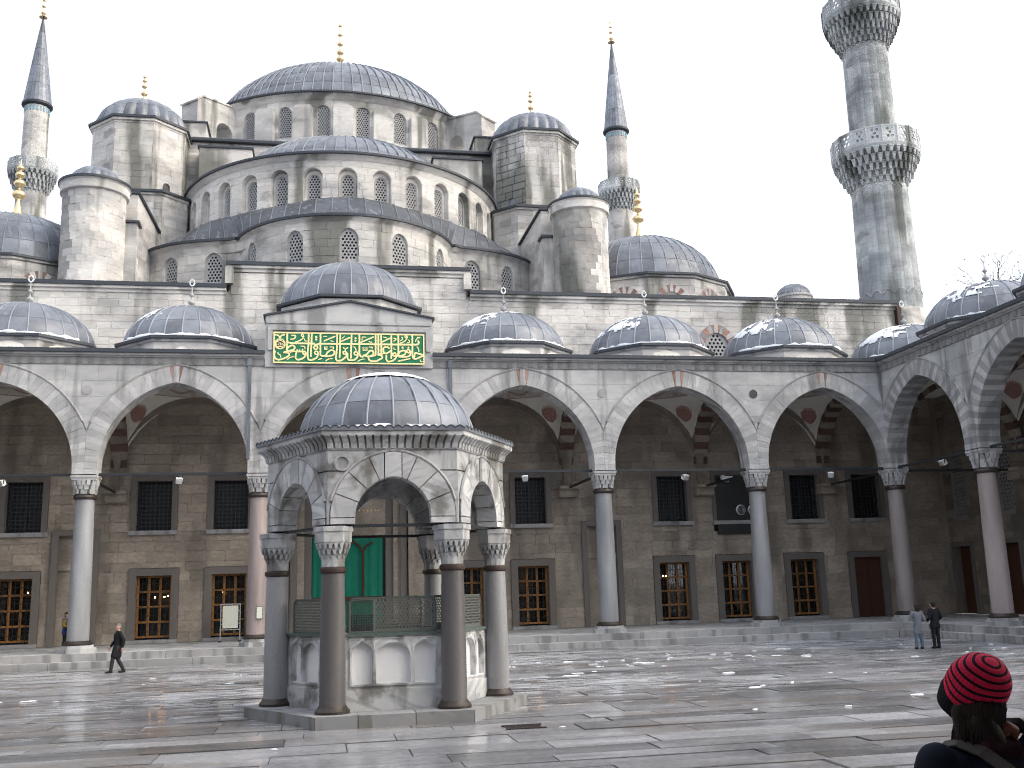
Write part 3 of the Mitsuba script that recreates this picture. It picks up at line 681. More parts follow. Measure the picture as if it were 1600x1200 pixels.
# ---- front wall of the prayer hall: parapet above the gallery, windows and doors under it
def prayer_hall_wall():
    T = thing('prayer_hall_wall', 'long stained stone wall with parapet between the arcade domes and the great domes', 'wall')
    ZT = 15.95
    top = Polygon([(-29.4, 0.5), (29.45, .5), (29.45, 11.5), (27.7, 11.5), (27.7, ZT), (5.5, ZT), (5.5, 17.05), (-5.4, 17.05), (-5.4, ZT), (-29.4, ZT)])
    RW = Arch(17.9, .62, 13.1, 13.72, .70, .42)
    f = plane((0, 6.2, 0), (1, 0, 0))
    upper = [-13.55, -8.3, -5.1, 8.25, 15.08, 21.8, 25.05]
    lower = [-13.75, -8.2, -5.1, 5.25, 8.27, 15.0, 18.08, 21.52]
    U = [sbox(x-.98, 5.05, x+.98, 7.6) for x in upper]+[sbox(17.1, 4.7, 19.0, 7.7)]
    Lw = [sbox(x-1.03, .5, x+1.03, 3.62) for x in lower]+[sbox(23.8, .5, 25.85, 3.62)]
    niche = [sbox(x-.95, .5, x+.95, 5.3) for x in (-11.4, 11.55)]
    portal = sbox(-2.9, .5, 2.9, 9.4)
    holes = unary_union(U+Lw+niche+[portal, RW.poly(.42)])
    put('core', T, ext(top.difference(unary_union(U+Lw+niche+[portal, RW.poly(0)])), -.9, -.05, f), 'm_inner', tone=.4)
    st = courses(-29.4, 27.6, 12.0, ZT-.15, .34, .8, top.difference(holes), f=f, depth=.05, proud=.012, seed=21)
    st += courses(-5.35, 5.45, ZT-.14, 16.85, .40, .9, None, f=f, depth=.05, proud=.012, seed=22)
    vis = lambda s: (0 if -14 < s[2][0] < 22 else 500)+abs(s[2][0]-2)
    lay(st, T, 'm_ashlar', limit=300, order=vis, tone=lambda t: .42+.5*t)
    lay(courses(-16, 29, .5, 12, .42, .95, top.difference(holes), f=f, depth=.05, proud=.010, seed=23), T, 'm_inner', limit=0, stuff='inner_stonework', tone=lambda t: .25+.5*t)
    # cornice and lead coping
    for x0, x1, z in ((-29.5, -5.55, ZT), (-5.55, 5.65, 17.05), (5.65, 27.8, ZT)):
        put('cornice', T, join([ext(sbox(x0, z-.16, x1, z), -.9, .07, f), ext(sbox(x0, z, x1, z+.12), -.9, .2, f)]), 'm_ashlar', tone=.95)
        put('coping', T, ext(sbox(x0-.02, z+.12, x1+.02, z+.29), -1.4, .28, f), 'm_trim')
    for x in (-5.42, 5.52): put('coping_end', T, bx(x-.18, x+.18, 5.98, 7.2, ZT+.34, 17.06), 'm_ashlar', tone=.9)
    # round headed window with red and white stones
    for i, s, p in RW.stones(6, .1, True): put('voussoir', T, ext(shrink(p), -.05, .03, f), 'm_red' if i % 2 == 0 else 'm_marble', tone=.7)
    w = part('window', T, 'pierced arched window with red and white stones above the arcade roof')
    put('screen', w, ext(pierced(RW.poly(0), .21, .07, .03), -.15, -.08, f), 'm_lattice'); put('pane', w, ext(RW.poly(0), -.3, -.25, f), 'm_dark')
    # window groups
    def frame(k, x0, x1, z0, z1, t, mat='m_frame'):
        put('frame', k, join([bx(x0, x0+t, 6.10, 6.5, z0, z1), bx(x1-t, x1, 6.10, 6.5, z0, z1), bx(x0+t, x1-t, 6.10, 6.5, z1-t, z1)]), mat)
    def cross(k, x0, x1, z0, z1, nx, nz, r, mat, y=6.42, knots=False):
        put('grille', k, join([bx(x0+(x1-x0)*i/nx-r, x0+(x1-x0)*i/nx+r, y-r, y+r, z0, z1) for i in range(nx+1)]+[bx(x0, x1, y-r*.8, y+r*.8, z0+(z1-z0)*i/nz-r, z0+(z1-z0)*i/nz+r) for i in range(nz+1)]
            +([ico((x0+(x1-x0)*i/nx, y, z0+(z1-z0)*j/nz), r*2.1, 1) for i in range(nx+1) for j in range(nz+1)] if knots else [])), mat)
    for x in upper+[18.05]:
        k = part('window', T)
        frame(k, x-.97, x+.97, 5.2, 7.58, .24)
        put('sill', k, bx(x-1.0, x+1.0, 6.02, 6.5, 5.02, 5.2), 'm_marble', tone=.3)
        cross(k, x-.72, x+.72, 5.22, 7.32, 8, 12, .016, 'm_iron')
        put('sash', k, join([bx(x-.03, x+.03, 6.62, 6.68, 5.2, 7.34), bx(x-.72, x+.72, 6.62, 6.68, 6.28, 6.34), bx(x-.72, x-.64, 6.62, 6.68, 5.2, 7.34), bx(x+.64, x+.72, 6.62, 6.68, 5.2, 7.34)]), 'm_trim')
        put('pane', k, bx(x-.72, x+.72, 6.72, 6.74, 5.2, 7.34), 'm_dark')
    for x in lower:
        k = part('window', T)
        frame(k, x-1.02, x+1.02, .62, 3.6, .30)
        put('sill', k, bx(x-1.02, x+1.02, 6.05, 6.5, .5, .64), 'm_marble', tone=.3)
        put('sash', k, join([bx(x+o-.05, x+o+.05, 6.50, 6.58, .72, 3.3) for o in (-.68, -.235, .235, .68)]+[bx(x-.72, x+.72, 6.51, 6.57, z-.04, z+.04) for z in (.76, 1.37, 2.0, 2.63, 3.26)]), 'm_wood')
        cross(k, x-.72, x+.72, .66, 3.3, 6, 8, .008, 'm_iron', y=6.44)
        put('pane', k, bx(x-.72, x+.72, 6.60, 6.605, .7, 3.3), 'm_pane')
        put('reveal', k, join([bx(x-1.0, x+1.0, 9.4, 9.45, .5, 3.6), bx(x-1.0, x-.95, 6.6, 9.4, .5, 3.6), bx(x+.95, x+1.0, 6.6, 9.4, .5, 3.6), bx(x-1, x+1, 6.6, 9.4, 3.6, 3.65), bx(x-1, x+1, 6.6, 9.4, .45, .5)]), 'm_dark')
    d = part('door', T, 'brown wooden double door at the right end of the wall')
    frame(d, 23.82, 25.84, .5, 3.6, .28)
    put('leaf', d, bx(24.1, 24.82, 6.3, 6.4, .5, 3.32), 'm_darkwood'); put('leaf', d, bx(24.84, 25.56, 6.3, 6.4, .5, 3.32), 'm_darkwood')
    for x0 in (24.18, 24.92):
        for z0, z1 in ((.7, 1.5), (1.65, 2.4), (2.55, 3.2)): put('panel', d, bx(x0, x0+.56, 6.26, 6.3, z0, z1), 'm_wood' if False else 'm_darkwood')
    for x in (-11.4, 11.55):
        n = part('niche', T, 'tall shallow blind doorway with a dark moulded frame')
        put('jamb', n, join([bx(x-.95, x-.7, 6.08, 6.6, .5, 5.3), bx(x+.7, x+.95, 6.08, 6.6, .5, 5.3), bx(x-.7, x+.7, 6.08, 6.6, 5.05, 5.3)]), 'm_frame')
        put('back', n, bx(x-.7, x+.7, 6.42, 6.6, .5, 5.05), 'm_inner', tone=.3); put('lintel', n, bx(x-.7, x+.7, 6.3, 6.45, 3.6, 3.85), 'm_inner', tone=.5)
    # main portal behind the fountain: banded marble surround, green curtain
    p = part('portal', T, 'dark moulded marble portal with a green curtain')
    for i, (a, yy) in enumerate(((2.9, 5.95), (2.55, 6.12), (2.25, 6.28), (1.95, 6.42))):
        b = a-.30 if i < 3 else 1.62
        for s in (-1, 1): put('moulding', p, bx(min(s*a, s*b), max(s*a, s*b), yy, 6.7, .5, 9.3-.35*i), 'm_frame' if i % 2 else 'm_inner', tone=.35)
        put('moulding', p, bx(-a, a, yy+.003, 6.7, 9.3-.35*i-.3, 9.3-.35*i-.002), 'm_frame' if i % 2 else 'm_inner', tone=.35)
    put('lintel', p, bx(-1.62, 1.62, 6.45, 6.8, 4.85, 6.4), 'm_inner', tone=.65)
    put('gilt_beads', p, join([ico((-.9+.17*i, 6.43, 5.95), .045, 1) for i in range(14)]), 'm_gold')
    put('tympanum', p, bx(-1.62, 1.62, 6.5, 6.8, 6.4, 8.0), 'm_inner', tone=.2)
    V = []; nx, nz = 40, 2
    xs = np.linspace(-1.6, 1.5, nx+1)
    A = np.array([[x, 6.62+.035*math.sin(x*17)+.02*math.sin(x*31+1), z] for z in (2.1, 4.85) for x in xs]); j = np.arange(nx)
    put('curtain', p, (A, np.vstack([np.stack([j, j+1, j+nx+2], 1), np.stack([j, j+nx+2, j+nx+1], 1)])), 'm_teal', smooth=True, label='green curtain hanging in the portal')
    B = A.copy(); B[:, 2] = np.where(B[:, 2] < 3, .5, 2.02); B[:, 1] += .05
    put('curtain', p, (B, np.vstack([np.stack([j, j+1, j+nx+2], 1), np.stack([j, j+nx+2, j+nx+1], 1)])), 'm_teal', smooth=True)
    put('curtain_rail', p, join([bx(-1.62, 1.62, 6.5, 6.56, 2.02, 2.18), tube([(.62, 6.48, 2.2), (.62, 6.48, 4.1), (.45, 6.47, 4.4), (.1, 6.47, 4.65)], .06, 6), tube([(.62, 6.48, 4.1), (.78, 6.47, 4.4), (1.05, 6.47, 4.55)], .045, 6)]), 'm_darkwood')
    put('back_wall', p, bx(-1.7, 1.7, 6.75, 6.8, .5, 8.2), 'm_dark')
    put('downpipe', T, bx(27.72, 27.95, 6.0, 6.35, 11.7, 16.1), 'm_rust')
    # lamps seen through the lower windows
    for x, pts in ((-13.75, ((.1, 2.75), (.4, 2.6), (.3, 2.4))), (-8.2, ((-.2, 2.4), (.2, 2.42), (.35, 2.45))), (-5.1, ((-.4, 2.55),)), (8.27, ((-.5, 2.6), (.45, 2.65))), (15.0, ((-.55, 2.7), (.05, 2.72), (.2, 2.7), (-.5, 2.55))), (18.08, ((-.3, 3.0),))):
        c = thing('chandelier', 'small warm oil lamps glowing behind the lower window '+{-13.75: 'at the left edge', -8.2: 'left of the notice boards', -5.1: 'behind the notice boards', 8.27: 'right of the fountain', 15.0: 'right of the fourth visible column', 18.08: 'beside the fifth visible column'}[x], 'chandelier', 'lamps inside the prayer hall')
        put('ring', c, tube([(x+.45*math.cos(t), 8.3+.45*math.sin(t), 2.45) for t in np.linspace(0, 2*math.pi, 17)], .015, 5), 'm_bronze')
        put('chain', c, tube([(x, 8.3, 3.6), (x, 8.3, 2.9), (x+.4, 8.3, 2.45)], .008, 4), 'm_bronze')
        for dx, z in pts: put('bulb', c, ico((x+dx, 8.0, z), .036, 1), 'm_bulb', emit=[5, 2.4, .8])
prayer_hall_wall()

# ================================================================== ARCADES
ZC = 6.88                                    # springing / tie rods
def column(T, f, u, v, pink, tone, shaft_r=.36):
    """f maps (u, v, z) of the arcade to the plan"""
    c = f(np.array([u]), np.array([v]), np.array([0.0])); cx, cy = float(c[0][0]), float(c[1][0])
    k = part('column', T)
    oct_ = Polygon([(cx+.66*math.sin(math.radians(a)), cy-.66*math.cos(math.radians(a))) for a in np.arange(22.5, 360, 45)])
    put('plinth', k, join([ext(oct_, .46, .66), ext(oct_.buffer(-.09, join_style=2), .66, .76)]), 'm_marble', tone=.8)
    put('base', k, lathe([(.5, .76), (.52, .82), (.46, .88), (.42, .92)], 28, (cx, cy, 0)), 'm_bronze', smooth=True)
    put('shaft', k, lathe([(shaft_r+.02, .92)]+[(shaft_r+.03*math.sin(math.pi*t*.6+.6)-.055*t, .92+5.05*t) for t in np.linspace(0, 1, 9)], 32, (cx, cy, 0)), 'm_granite', smooth=True, tone=tone, hue=pink)
    put('collar', k, lathe([(.33, 5.97), (.40, 6.0), (.42, 6.06), (.40, 6.12), (.33, 6.15)], 28, (cx, cy, 0)), 'm_bronze', smooth=True)
    cap = [lathe([(.30, 6.12), (.33, 6.3), (.37, 6.45), (.40, 6.6)], 8, (cx, cy, 0), sharp=5)]
    for i, (z, r, n, h) in enumerate(((6.2, .35, 8, .15), (6.36, .385, 12, .16), (6.52, .425, 16, .16))):
        for q in range(n):
            a = 2*math.pi*(q+.5*(i % 2))/n; w = 2*math.pi*r/n*.36
            rr = r*min(1.18, 1/max(abs(math.cos(a)), abs(math.sin(a))))
            m = np.array([[-w, 0, 0], [w, 0, 0], [w, .09, 0], [-w, .09, 0], [-w*1.1, -.02, h], [w*1.1, -.02, h], [w*1.1, .09, h], [-w*1.1, .09, h]])
            V = m.copy(); V[:2, 2] = -.03
            V[:, 1] -= rr
            x, y = rot2((V[:, 0], V[:, 1]), a)
            cap.append((np.stack([cx+x, cy+y, V[:, 2]+z], 1), BF))
    cap += [bx(cx-.43, cx+.43, cy-.43, cy+.43, 6.67, 6.76), bx(cx-.46, cx+.46, cy-.46, cy+.46, 6.76, 6.85)]
    put('capital', k, join(cap), 'm_marble', tone=.55)
    return k

def arcade(T, f, cols, umin, umax, depth=6.5, gap=None, detail=True, red='key', left_col=True, colspec=(), portal_bay=None, domes=True, limits=0, snow=None):
    """f: (u along, v into the gallery, z)"""
    g = lambda u, v, w: f(u, -w, v)           # elevation frame: u, z, outward (towards the court)
    arches = []
    for i in range(len(cols)-1):
        a, b = cols[i], cols[i+1]; half = (b-a)/2-.435
        arches.append(Arch((a+b)/2, half, ZC, ZC+.22, 10.35-ZC-.22, .66))
    # spandrel walls of big marble blocks
    ex_ = unary_union([A.poly(.66) for A in arches])
    low = unary_union([A.poly(0) for A in arches])
    wall = sbox(umin, ZC, umax, 11.30)
    put('core', T, ext(wall.difference(unary_union([A.poly(.02) for A in arches])), -.43, .40, g), 'm_marble', tone=.35)
    if detail:
        lay(courses(umin, umax, 7.3, 11.02, .62, 1.9, wall.difference(ex_), f=g, depth=-.38, proud=.46, joint=.005, seed=int(40+umax)) if False else
            [(m, t, c) for m, t, c in courses(umin, umax, 7.0, 11.02, .66, 1.7, wall.difference(ex_.buffer(.05)), f=lambda u, v, w: g(u, v, w+.44), depth=.06, proud=.008, joint=.004, seed=int(40+umax))], T, 'm_marble', name='spandrel_stone', limit=140, tone=lambda t: .45+.4*t)
        for A in arches:
            k = part('arch', T)
            u_skip = red == 'key'
            for i, s, p in A.stones(8 if (u_skip and A is arches[0]) else 22, .11):
                bayb = (A.cx-(A.a+.435), A.cx+(A.a+.435))
                p = shrink(p.intersection(sbox(bayb[0], 0, bayb[1], 20)), .004)
                if p.is_empty: continue
                if red == 'key': mat = 'm_red' if i in (0,) else 'm_marble'
                else: mat = 'm_marble'
                t = (-.30 if red != 'key' and i % 2 else .28)+.7*rng.random()*(.5 if red != 'key' else 1)
                put('voussoir', k, ext(p, -.45, .452+.012*rng.random(), g), mat, tone=t)
            ln = A.line(.70, 16)[1:-1]
            bay = [(u, z) for u, z in ln if bayb[0]+.02 < u < bayb[1]-.02]
            put('hood_moulding', k, tube([[float(q) for q in np.array(g(np.array([u]), np.array([z]), np.array([.46]))).ravel()] for u, z in bay], .045, 5), 'm_marble', tone=.25)
        # string course, cornice and lead edge
    for ua, ub in (((umin, gap[0]), (gap[1], umax)) if gap else ((umin, umax),)):
        put('frieze', T, ext(sbox(ua, 11.02, ub, 11.30), -.4, .50, g), 'm_marble', tone=-.25)
        put('cornice', T, join([ext(sbox(ua, 11.30, ub, 11.36), -.4, .56, g), ext(sbox(ua, 11.36, ub, 11.44), -.4, .66, g)]), 'm_marble', tone=.5)
        put('lead_edge', T, ext(sbox(ua, 11.44, ub, 11.58), -.6, .76, g), 'm_trim')
        if detail: put('frieze_blocks', T, join([ext(sbox(u, 11.06, u+.20, 11.27), .49, .525, g) for u in np.arange(ua+.1, ub-.25, .42)]), 'm_marble', tone=-.5, kind='stuff')
    put('roof_deck', T, ext(sbox(umin, 11.45, umax, 11.57), -7.0, -.59, g), 'm_trim')
    if detail: pass
    else: return arches
    put('roof', T, ext(sbox(umin+.1, 11.58, umax-.1, 11.70), -6.45, .2, g), 'm_lead', tone=.4)
    # columns, tie rods, cross arches
    for i, u in enumerate(cols):
        sp = colspec[i] if i < len(colspec) else (0, .4)
        if sp is None: continue
        column(T, f, u, 0, *sp)
    for i in range(len(cols)-1):
        put('tie_rod', T, mapped(bx(cols[i]-.46, cols[i+1]-.46, -.04, .04, ZC-.02, ZC+.08), f), 'm_iron')
    for i, u in enumerate(cols):
        put('tie_rod', T, mapped(bx(u-.04, u+.04, .4, 6.2, ZC-.12, ZC-.03), f), 'm_iron')
        cg = lambda a, b, w, u=u: f(u+w, a, b)
        A = Arch(3.3, 2.85, ZC, 7.55, 3.02, .62)
        k = part('cross_arch', T)
        put('fill', k, ext(sbox(.42, ZC, 6.15, 11.4).difference(A.poly(.02)), -.31, .31, cg), 'm_inner', tone=.35)
        for j, s, p in A.stones(13, 0):
            p = shrink(p.intersection(sbox(.42, 0, 6.15, 20)), .004)
            if not p.is_empty: put('stripe_stone', k, ext(p, -.335-.004*(j % 2), .335+.004*(j % 2), cg), 'm_red' if j % 2 else 'm_inner', tone=(-.45 if j % 2 else .2)+.3*rng.random())
        put('corbel', k, mapped(join([bx(u-.45, u+.45, 5.5, 6.24, 6.75, ZC), bx(u-.43, u+.43, 5.75, 6.24, 6.4, 6.75)]), f), 'm_inner', tone=.3)
    for bi, A in enumerate(arches):
        a, b = cols[bi], cols[bi+1]; cu, cv, hu, hv = A.cx, 3.3, (b-a)/2-.32, 2.87
        k = part('vault', T)
        # wall arch against the back wall
        WA = Arch(cu, 3.10, ZC-.5, 7.6, 3.12, .35)
        put('wall_arch', k, ext(WA.poly(.35).difference(WA.poly(0)).intersection(sbox(a, ZC-.5, b, 12)), -6.18, -6.02, g), 'm_inner', tone=.15)
        # pendentives from the arches up to the ring of the dome
        n, m_ = 64, 9; Rr, zr = min(hu, hv)-.12, 11.0
        th = np.arange(n+1)*2*np.pi/n
        def edge(t):
            c_, s_ = math.cos(t), math.sin(t); q = min(hu/max(abs(c_), 1e-6), hv/max(abs(s_), 1e-6))
            return c_*q, s_*q
        def archz(d, h): return 7.6+math.sqrt(max(3.15**2-(min(abs(d)/h, 1)*2.97)**2, 0))
        G = np.zeros((n+1, m_, 3))
        for i, t in enumerate(th):
            eu, ev = edge(t); z = archz(ev, hv) if abs(eu) >= hu-1e-6 else archz(eu, hu)
            ru, rv = Rr*math.cos(t), Rr*math.sin(t)
            for j, q in enumerate(np.linspace(0, 1, m_)):
                G[i, j] = (eu+(ru-eu)*q, ev+(rv-ev)*q, z+(zr-z)*math.sin(q*math.pi/2)**.9)
        V = G.reshape(-1, 3); i, j = np.meshgrid(np.arange(n), np.arange(m_-1), indexing='ij'); p0 = (i*m_+j).ravel()
        F = np.vstack([np.stack([p0, p0+m_, p0+m_+1], 1), np.stack([p0, p0+m_+1, p0+1], 1)])
        fm = lambda V: mapped((np.c_[V[:, 0]+cu, V[:, 1]+cv, V[:, 2]], F), f)
        put('pendentives', k, fm(V), 'm_plaster', smooth=True)
        # medallions painted on the pendentives, built as thin plaster discs
        for t in (math.pi/4, 3*math.pi/4):
            iq = t/(2*np.pi)*n
            ctr = G[int(round(iq)), :]; seg_ = np.r_[0, np.cumsum(np.linalg.norm(np.diff(ctr, axis=0), axis=1))]
            c3 = np.array([np.interp(seg_[-1]*.56, seg_, ctr[:, q]) for q in range(3)])
            dn = ctr[-2]-ctr[1]; dn /= np.linalg.norm(dn); su = np.array([-math.sin(t), math.cos(t), 0]); nn = np.cross(su, dn); nn = nn*(-1 if nn[2] > 0 else 1)
            rad, kk = .48, 28; rings = np.linspace(0, 1, 5); aa = np.arange(kk+1)*2*np.pi/kk
            Q, uvq = [], []
            for r0 in rings:
                for q in aa:
                    d_ = rad*r0*math.cos(q)*su+rad*r0*math.sin(q)*dn
                    Q.append(c3+d_+nn*(.09-.06*r0)); uvq.append((q, r0))
            Fm = []
            for r0 in range(4):
                for q in range(kk): p = r0*(kk+1)+q; Fm += [[p, p+1, p+kk+2], [p, p+kk+2, p+kk+1]]
            Q = np.array(Q)+[cu, cv, 0]
            put('medallion', k, mapped((Q, np.array(Fm)), f), 'm_medal', uv=np.array(uvq), smooth=True)
        # painted ring and inner dome
        bandV, bu = [], []
        for t in th: bandV += [(Rr*math.cos(t), Rr*math.sin(t), zr-.02), ((Rr-.05)*math.cos(t), (Rr-.05)*math.sin(t), zr+.62)]; bu += [(t/6.283, 0), (t/6.283, 1)]
        q = np.arange(n)*2; Fb = np.vstack([np.stack([q, q+2, q+3], 1), np.stack([q, q+3, q+1], 1)])
        bandV = np.array(bandV)+[cu, cv, 0]
        put('painted_band', k, mapped((bandV, Fb), f), 'm_band', uv=np.array(bu), smooth=True)
        cc = np.array(f(np.array([cu]), np.array([cv]), np.array([0.0]))).ravel()
        put('inner_dome', k, lathe([((Rr-.05)*math.cos(e), zr+.62+1.9*math.sin(e)) for e in np.linspace(0, 1.56, 8)], 32, (cc[0], cc[1], 0)), 'm_plaster', smooth=True)
        if domes and bi != portal_bay: gallery_dome(T, cc, limits if not isinstance(limits, dict) else limits.get(bi, 0), seed=200+bi, snow=(snow or {}).get(bi, .1))
    return arches

def gallery_dome(T, cc, parts, seed, zb=12.45, R=2.62, H=1.84, zd=11.68, snow=.1, fin=True, n=24):
    k = part('dome', T)
    X, Y = cc[0], cc[1]
    n8 = Polygon([(X+3.02*math.sin(math.radians(a)), Y-3.02*math.cos(math.radians(a))) for a in np.arange(22.5, 360, 45)])
    put('drum', k, ext(n8.buffer(-.22, join_style=2), zd, zb-.14), 'm_ashlar', tone=.8)
    put('drum_cornice', k, ext(n8.buffer(-.12, join_style=2), zb-.22, zb-.12), 'm_marble', tone=.6)
    put('lead_edge', k, ext(n8, zb-.12, zb-.01), 'm_trim')
    lead_dome(k, (X, Y, zb), R, H, n, [0, .42, 1.0, 1.5], rib=.035, parts=parts, ribs_as_parts=parts, seed=seed)
    put('apron', k, lathe([(2.78, zb-.01), (R-.02, zb+.06)], 8, (X, Y, 0), a0=math.pi/8, a1=math.pi/8+2*math.pi), 'm_lead', tone=.4)
    if fin: finial(k, (X, Y, zb+H-.04), 1.02, mat='m_marble', r=.155, balls=(.30, .62), name='finial', crescent=True)
    rs = np.random.default_rng(seed)
    if snow > 0:
        a = np.linspace(-1.25, 1.0, 60); rim = [(X+(R+.10)*math.sin(t), Y-(R+.10)*math.cos(t), zb+.03) for t in a]
        snow_rope(SNOW, rim, .075 if snow > .05 else .03, seed)
        snow_on(SNOW, (X, Y, zb), R, H, (-1.9, -.25), (.35, 1.25), .34-.50*snow+.12, seed)
        if snow > .3: snow_on(SNOW, (X, Y, zb), R, H, (-1.0, .9), (1.05, 1.5), .26, seed+9)

fx = lambda u, v, w: (u+0*v, v+0*u, w+0*u)
COLS = [-22.9, -16.35, -9.82, -3.56, 3.46, 10.0, 16.62, 22.95]
A1 = thing('arcade', 'long marble arcade of pointed arches on granite columns with a row of small lead domes', 'arcade')
SPEC = [None, (.2, .4), (.05, .46), (.95, .44), (.5, .4), (.05, .38), (.1, .38), (.75, .32)]
ARCH1 = arcade(A1, fx, COLS, -23.4, 23.4, colspec=SPEC, portal_bay=3, gap=(-3.42, 3.08), limits={1: 6, 2: 10, 4: 10, 5: 10, 6: 10}, snow={0: 0, 1: .08, 2: .16, 4: .34, 5: .30, 6: .22})
gallery_dome(A1, (26.25, 3.25), 10, 233, zb=12.3, H=1.80, snow=.34)
# corner bay ceiling
put('corner_ceiling', A1, bx(22.95, 29.4, .4, 6.5, 11.2, 11.55), 'm_plaster')
# taller portal bay: gabled block, its dome
def portal_block():
    k = part('portal_block', A1, 'taller gabled marble block over the middle arch')
    c = -.17
    pl = Polygon([(c-3.25, 11.585), (c+3.25, 11.585), (c+3.25, 13.0), (c, 13.62), (c-3.25, 13.0)])
    g = plane((0, 0, 0), (1, 0, 0))
    put('face', k, ext(pl, -1.2, .559, g), 'm_marble', tone=.75)
    put('face_lower', k, ext(sbox(c-3.25, 10.98, c+3.25, 11.299).difference(ARCH1[3].poly(.72)), .40, .555, g), 'm_marble', tone=.7)
    put('face_middle', k, ext(sbox(c-3.25, 11.30, c+3.25, 11.583), -.3, .557, g), 'm_marble', tone=.72)
    put('lead_edge', k, ext(Polygon([(c-3.34, 12.985), (c, 13.625), (c+3.34, 12.985), (c+3.34, 13.05), (c, 13.70), (c-3.34, 13.05)]), -1.3, .66, g), 'm_trim')
    rail = unary_union([sbox(c-3.15, 11.0, c+3.15, 12.62)]).difference(sbox(c-2.98, 11.0, c+2.98, 12.42))
    put('frame_moulding', k, ext(rail.intersection(sbox(c-4, 11.63, c+4, 13)), .5, .66, g), 'm_marble', tone=.5)
    put('upper_moulding', k, ext(sbox(c-3.2, 12.70, c+3.2, 12.80), .5, .62, g), 'm_marble', tone=.6)
    d = part('portal_dome', A1, 'larger lead dome over the portal bay')
    X, Y = -.10, 3.4
    n8 = Polygon([(X+3.3*math.sin(math.radians(a)), Y-3.3*math.cos(math.radians(a))) for a in np.arange(22.5, 360, 45)])
    put('drum', d, ext(n8.buffer(-.2, join_style=2), 11.68, 14.1), 'm_ashlar', tone=.7)
    put('lead_edge', d, ext(n8, 14.13, 14.23), 'm_trim')
    lead_dome(d, (X, Y, 14.22), 2.92, 2.15, 26, [0, .5, 1.1, 1.5], rib=.035, parts=12, ribs_as_parts=12, seed=300)
    finial(d, (X, Y, 16.3), .55, mat='m_marble', r=.2, balls=(.3,), crescent=False)
    put('lead_cone', d, lathe([(.42, 0), (.15, .22), (.03, .34)], 14, (X, Y, 16.27)), 'm_lead', smooth=True, tone=.8)
    for x in (-3.98, 3.78):
        put('downpipe', A1, join([bx(x-.06, x+.06, -.58, -.46, 7.4 if x < 0 else 9.4, 11.3), bx(x-.09, x+.09, -.61, -.46, 11.0, 11.3)]), 'm_lead', tone=-.1)
portal_block()
# roundels
for x, dark in ((-9.86, 0), (10.02, 0), (16.6, 1)):
    put('roundel', A1, ext(Point(x, 10.04).buffer(.18, 8), .44, .475, plane((0, 0, 0), (1, 0, 0))), 'm_trim' if dark else 'm_marble', tone=.2)

# right arcade (turning towards the camera)
fr_ = lambda u, v, w: (22.95+v+0*u, -u+0*v, w+0*u)
A2 = thing('arcade', 'shaded side arcade on the right with red and grey striped arches', 'arcade')
RC = [0.0, 6.2, 12.5, 18.8]
arcade(A2, fr_, RC, .50, 19.3, colspec=[None, (.85, .45), (.3, .45), None], red='alt', limits={0: 10, 1: 8}, snow={0: .10, 1: .1, 2: 0})
# its back wall
def side_wall():
    T = thing('gallery_wall', 'stone back wall of the right arcade, shade put into its tone, with tall pierced windows', 'wall')
    f = lambda u, v, w: (29.4-w+0*u, -u+0*w, v+0*u)       # u towards the camera
    tall = [(-5.1, 4.95, 1.15, 3.5), (-1.6, 4.95, 1.1, 3.4), (2.6, 4.95, 1.1, 3.4)]
    doors = [(-5.25, .5, 1.25, 3.2), (-1.75, .5, 1.3, 3.2), (3.4, .5, 1.3, 3.2)]
    holes = unary_union([arch_hole(u, z, w, h, 'pointed') for u, z, w, h in tall]+[sbox(u-w/2, z, u+w/2, z+h) for u, z, w, h in doors])
    reg = sbox(-6.5, .5, 19, 11.4).difference(holes)
    put('core', T, ext(reg, -.6, -.05, f), 'm_inner', tone=-.2)  # lowered tones here and below carry the gallery shade in the colour
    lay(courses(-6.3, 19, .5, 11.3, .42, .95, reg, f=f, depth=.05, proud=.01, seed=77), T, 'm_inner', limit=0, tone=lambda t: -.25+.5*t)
    for u, z, w, h in tall:
        k = part('window', T, 'tall pierced plaster window')
        hole = arch_hole(u, z, w, h, 'pointed')
        put('screen', k, ext(pierced(hole, .20, .068, .06), -.12, -.06, f), 'm_latticedim'); put('pane', k, ext(hole, -.3, -.25, f), 'm_dark')
    for u, z, w, h in doors:
        k = part('door', T)
        put('frame', k, ext(sbox(u-w/2-.22, z, u+w/2+.22, z+h+.22).difference(sbox(u-w/2, z, u+w/2, z+h)), -.05, .06, f), 'm_frame')
        put('leaf', k, ext(sbox(u-w/2, z, u-.01, z+h), -.35, -.28, f), 'm_darkwood'); put('leaf', k, ext(sbox(u+.01, z, u+w/2, z+h), -.35, -.28, f), 'm_darkwood')
side_wall()

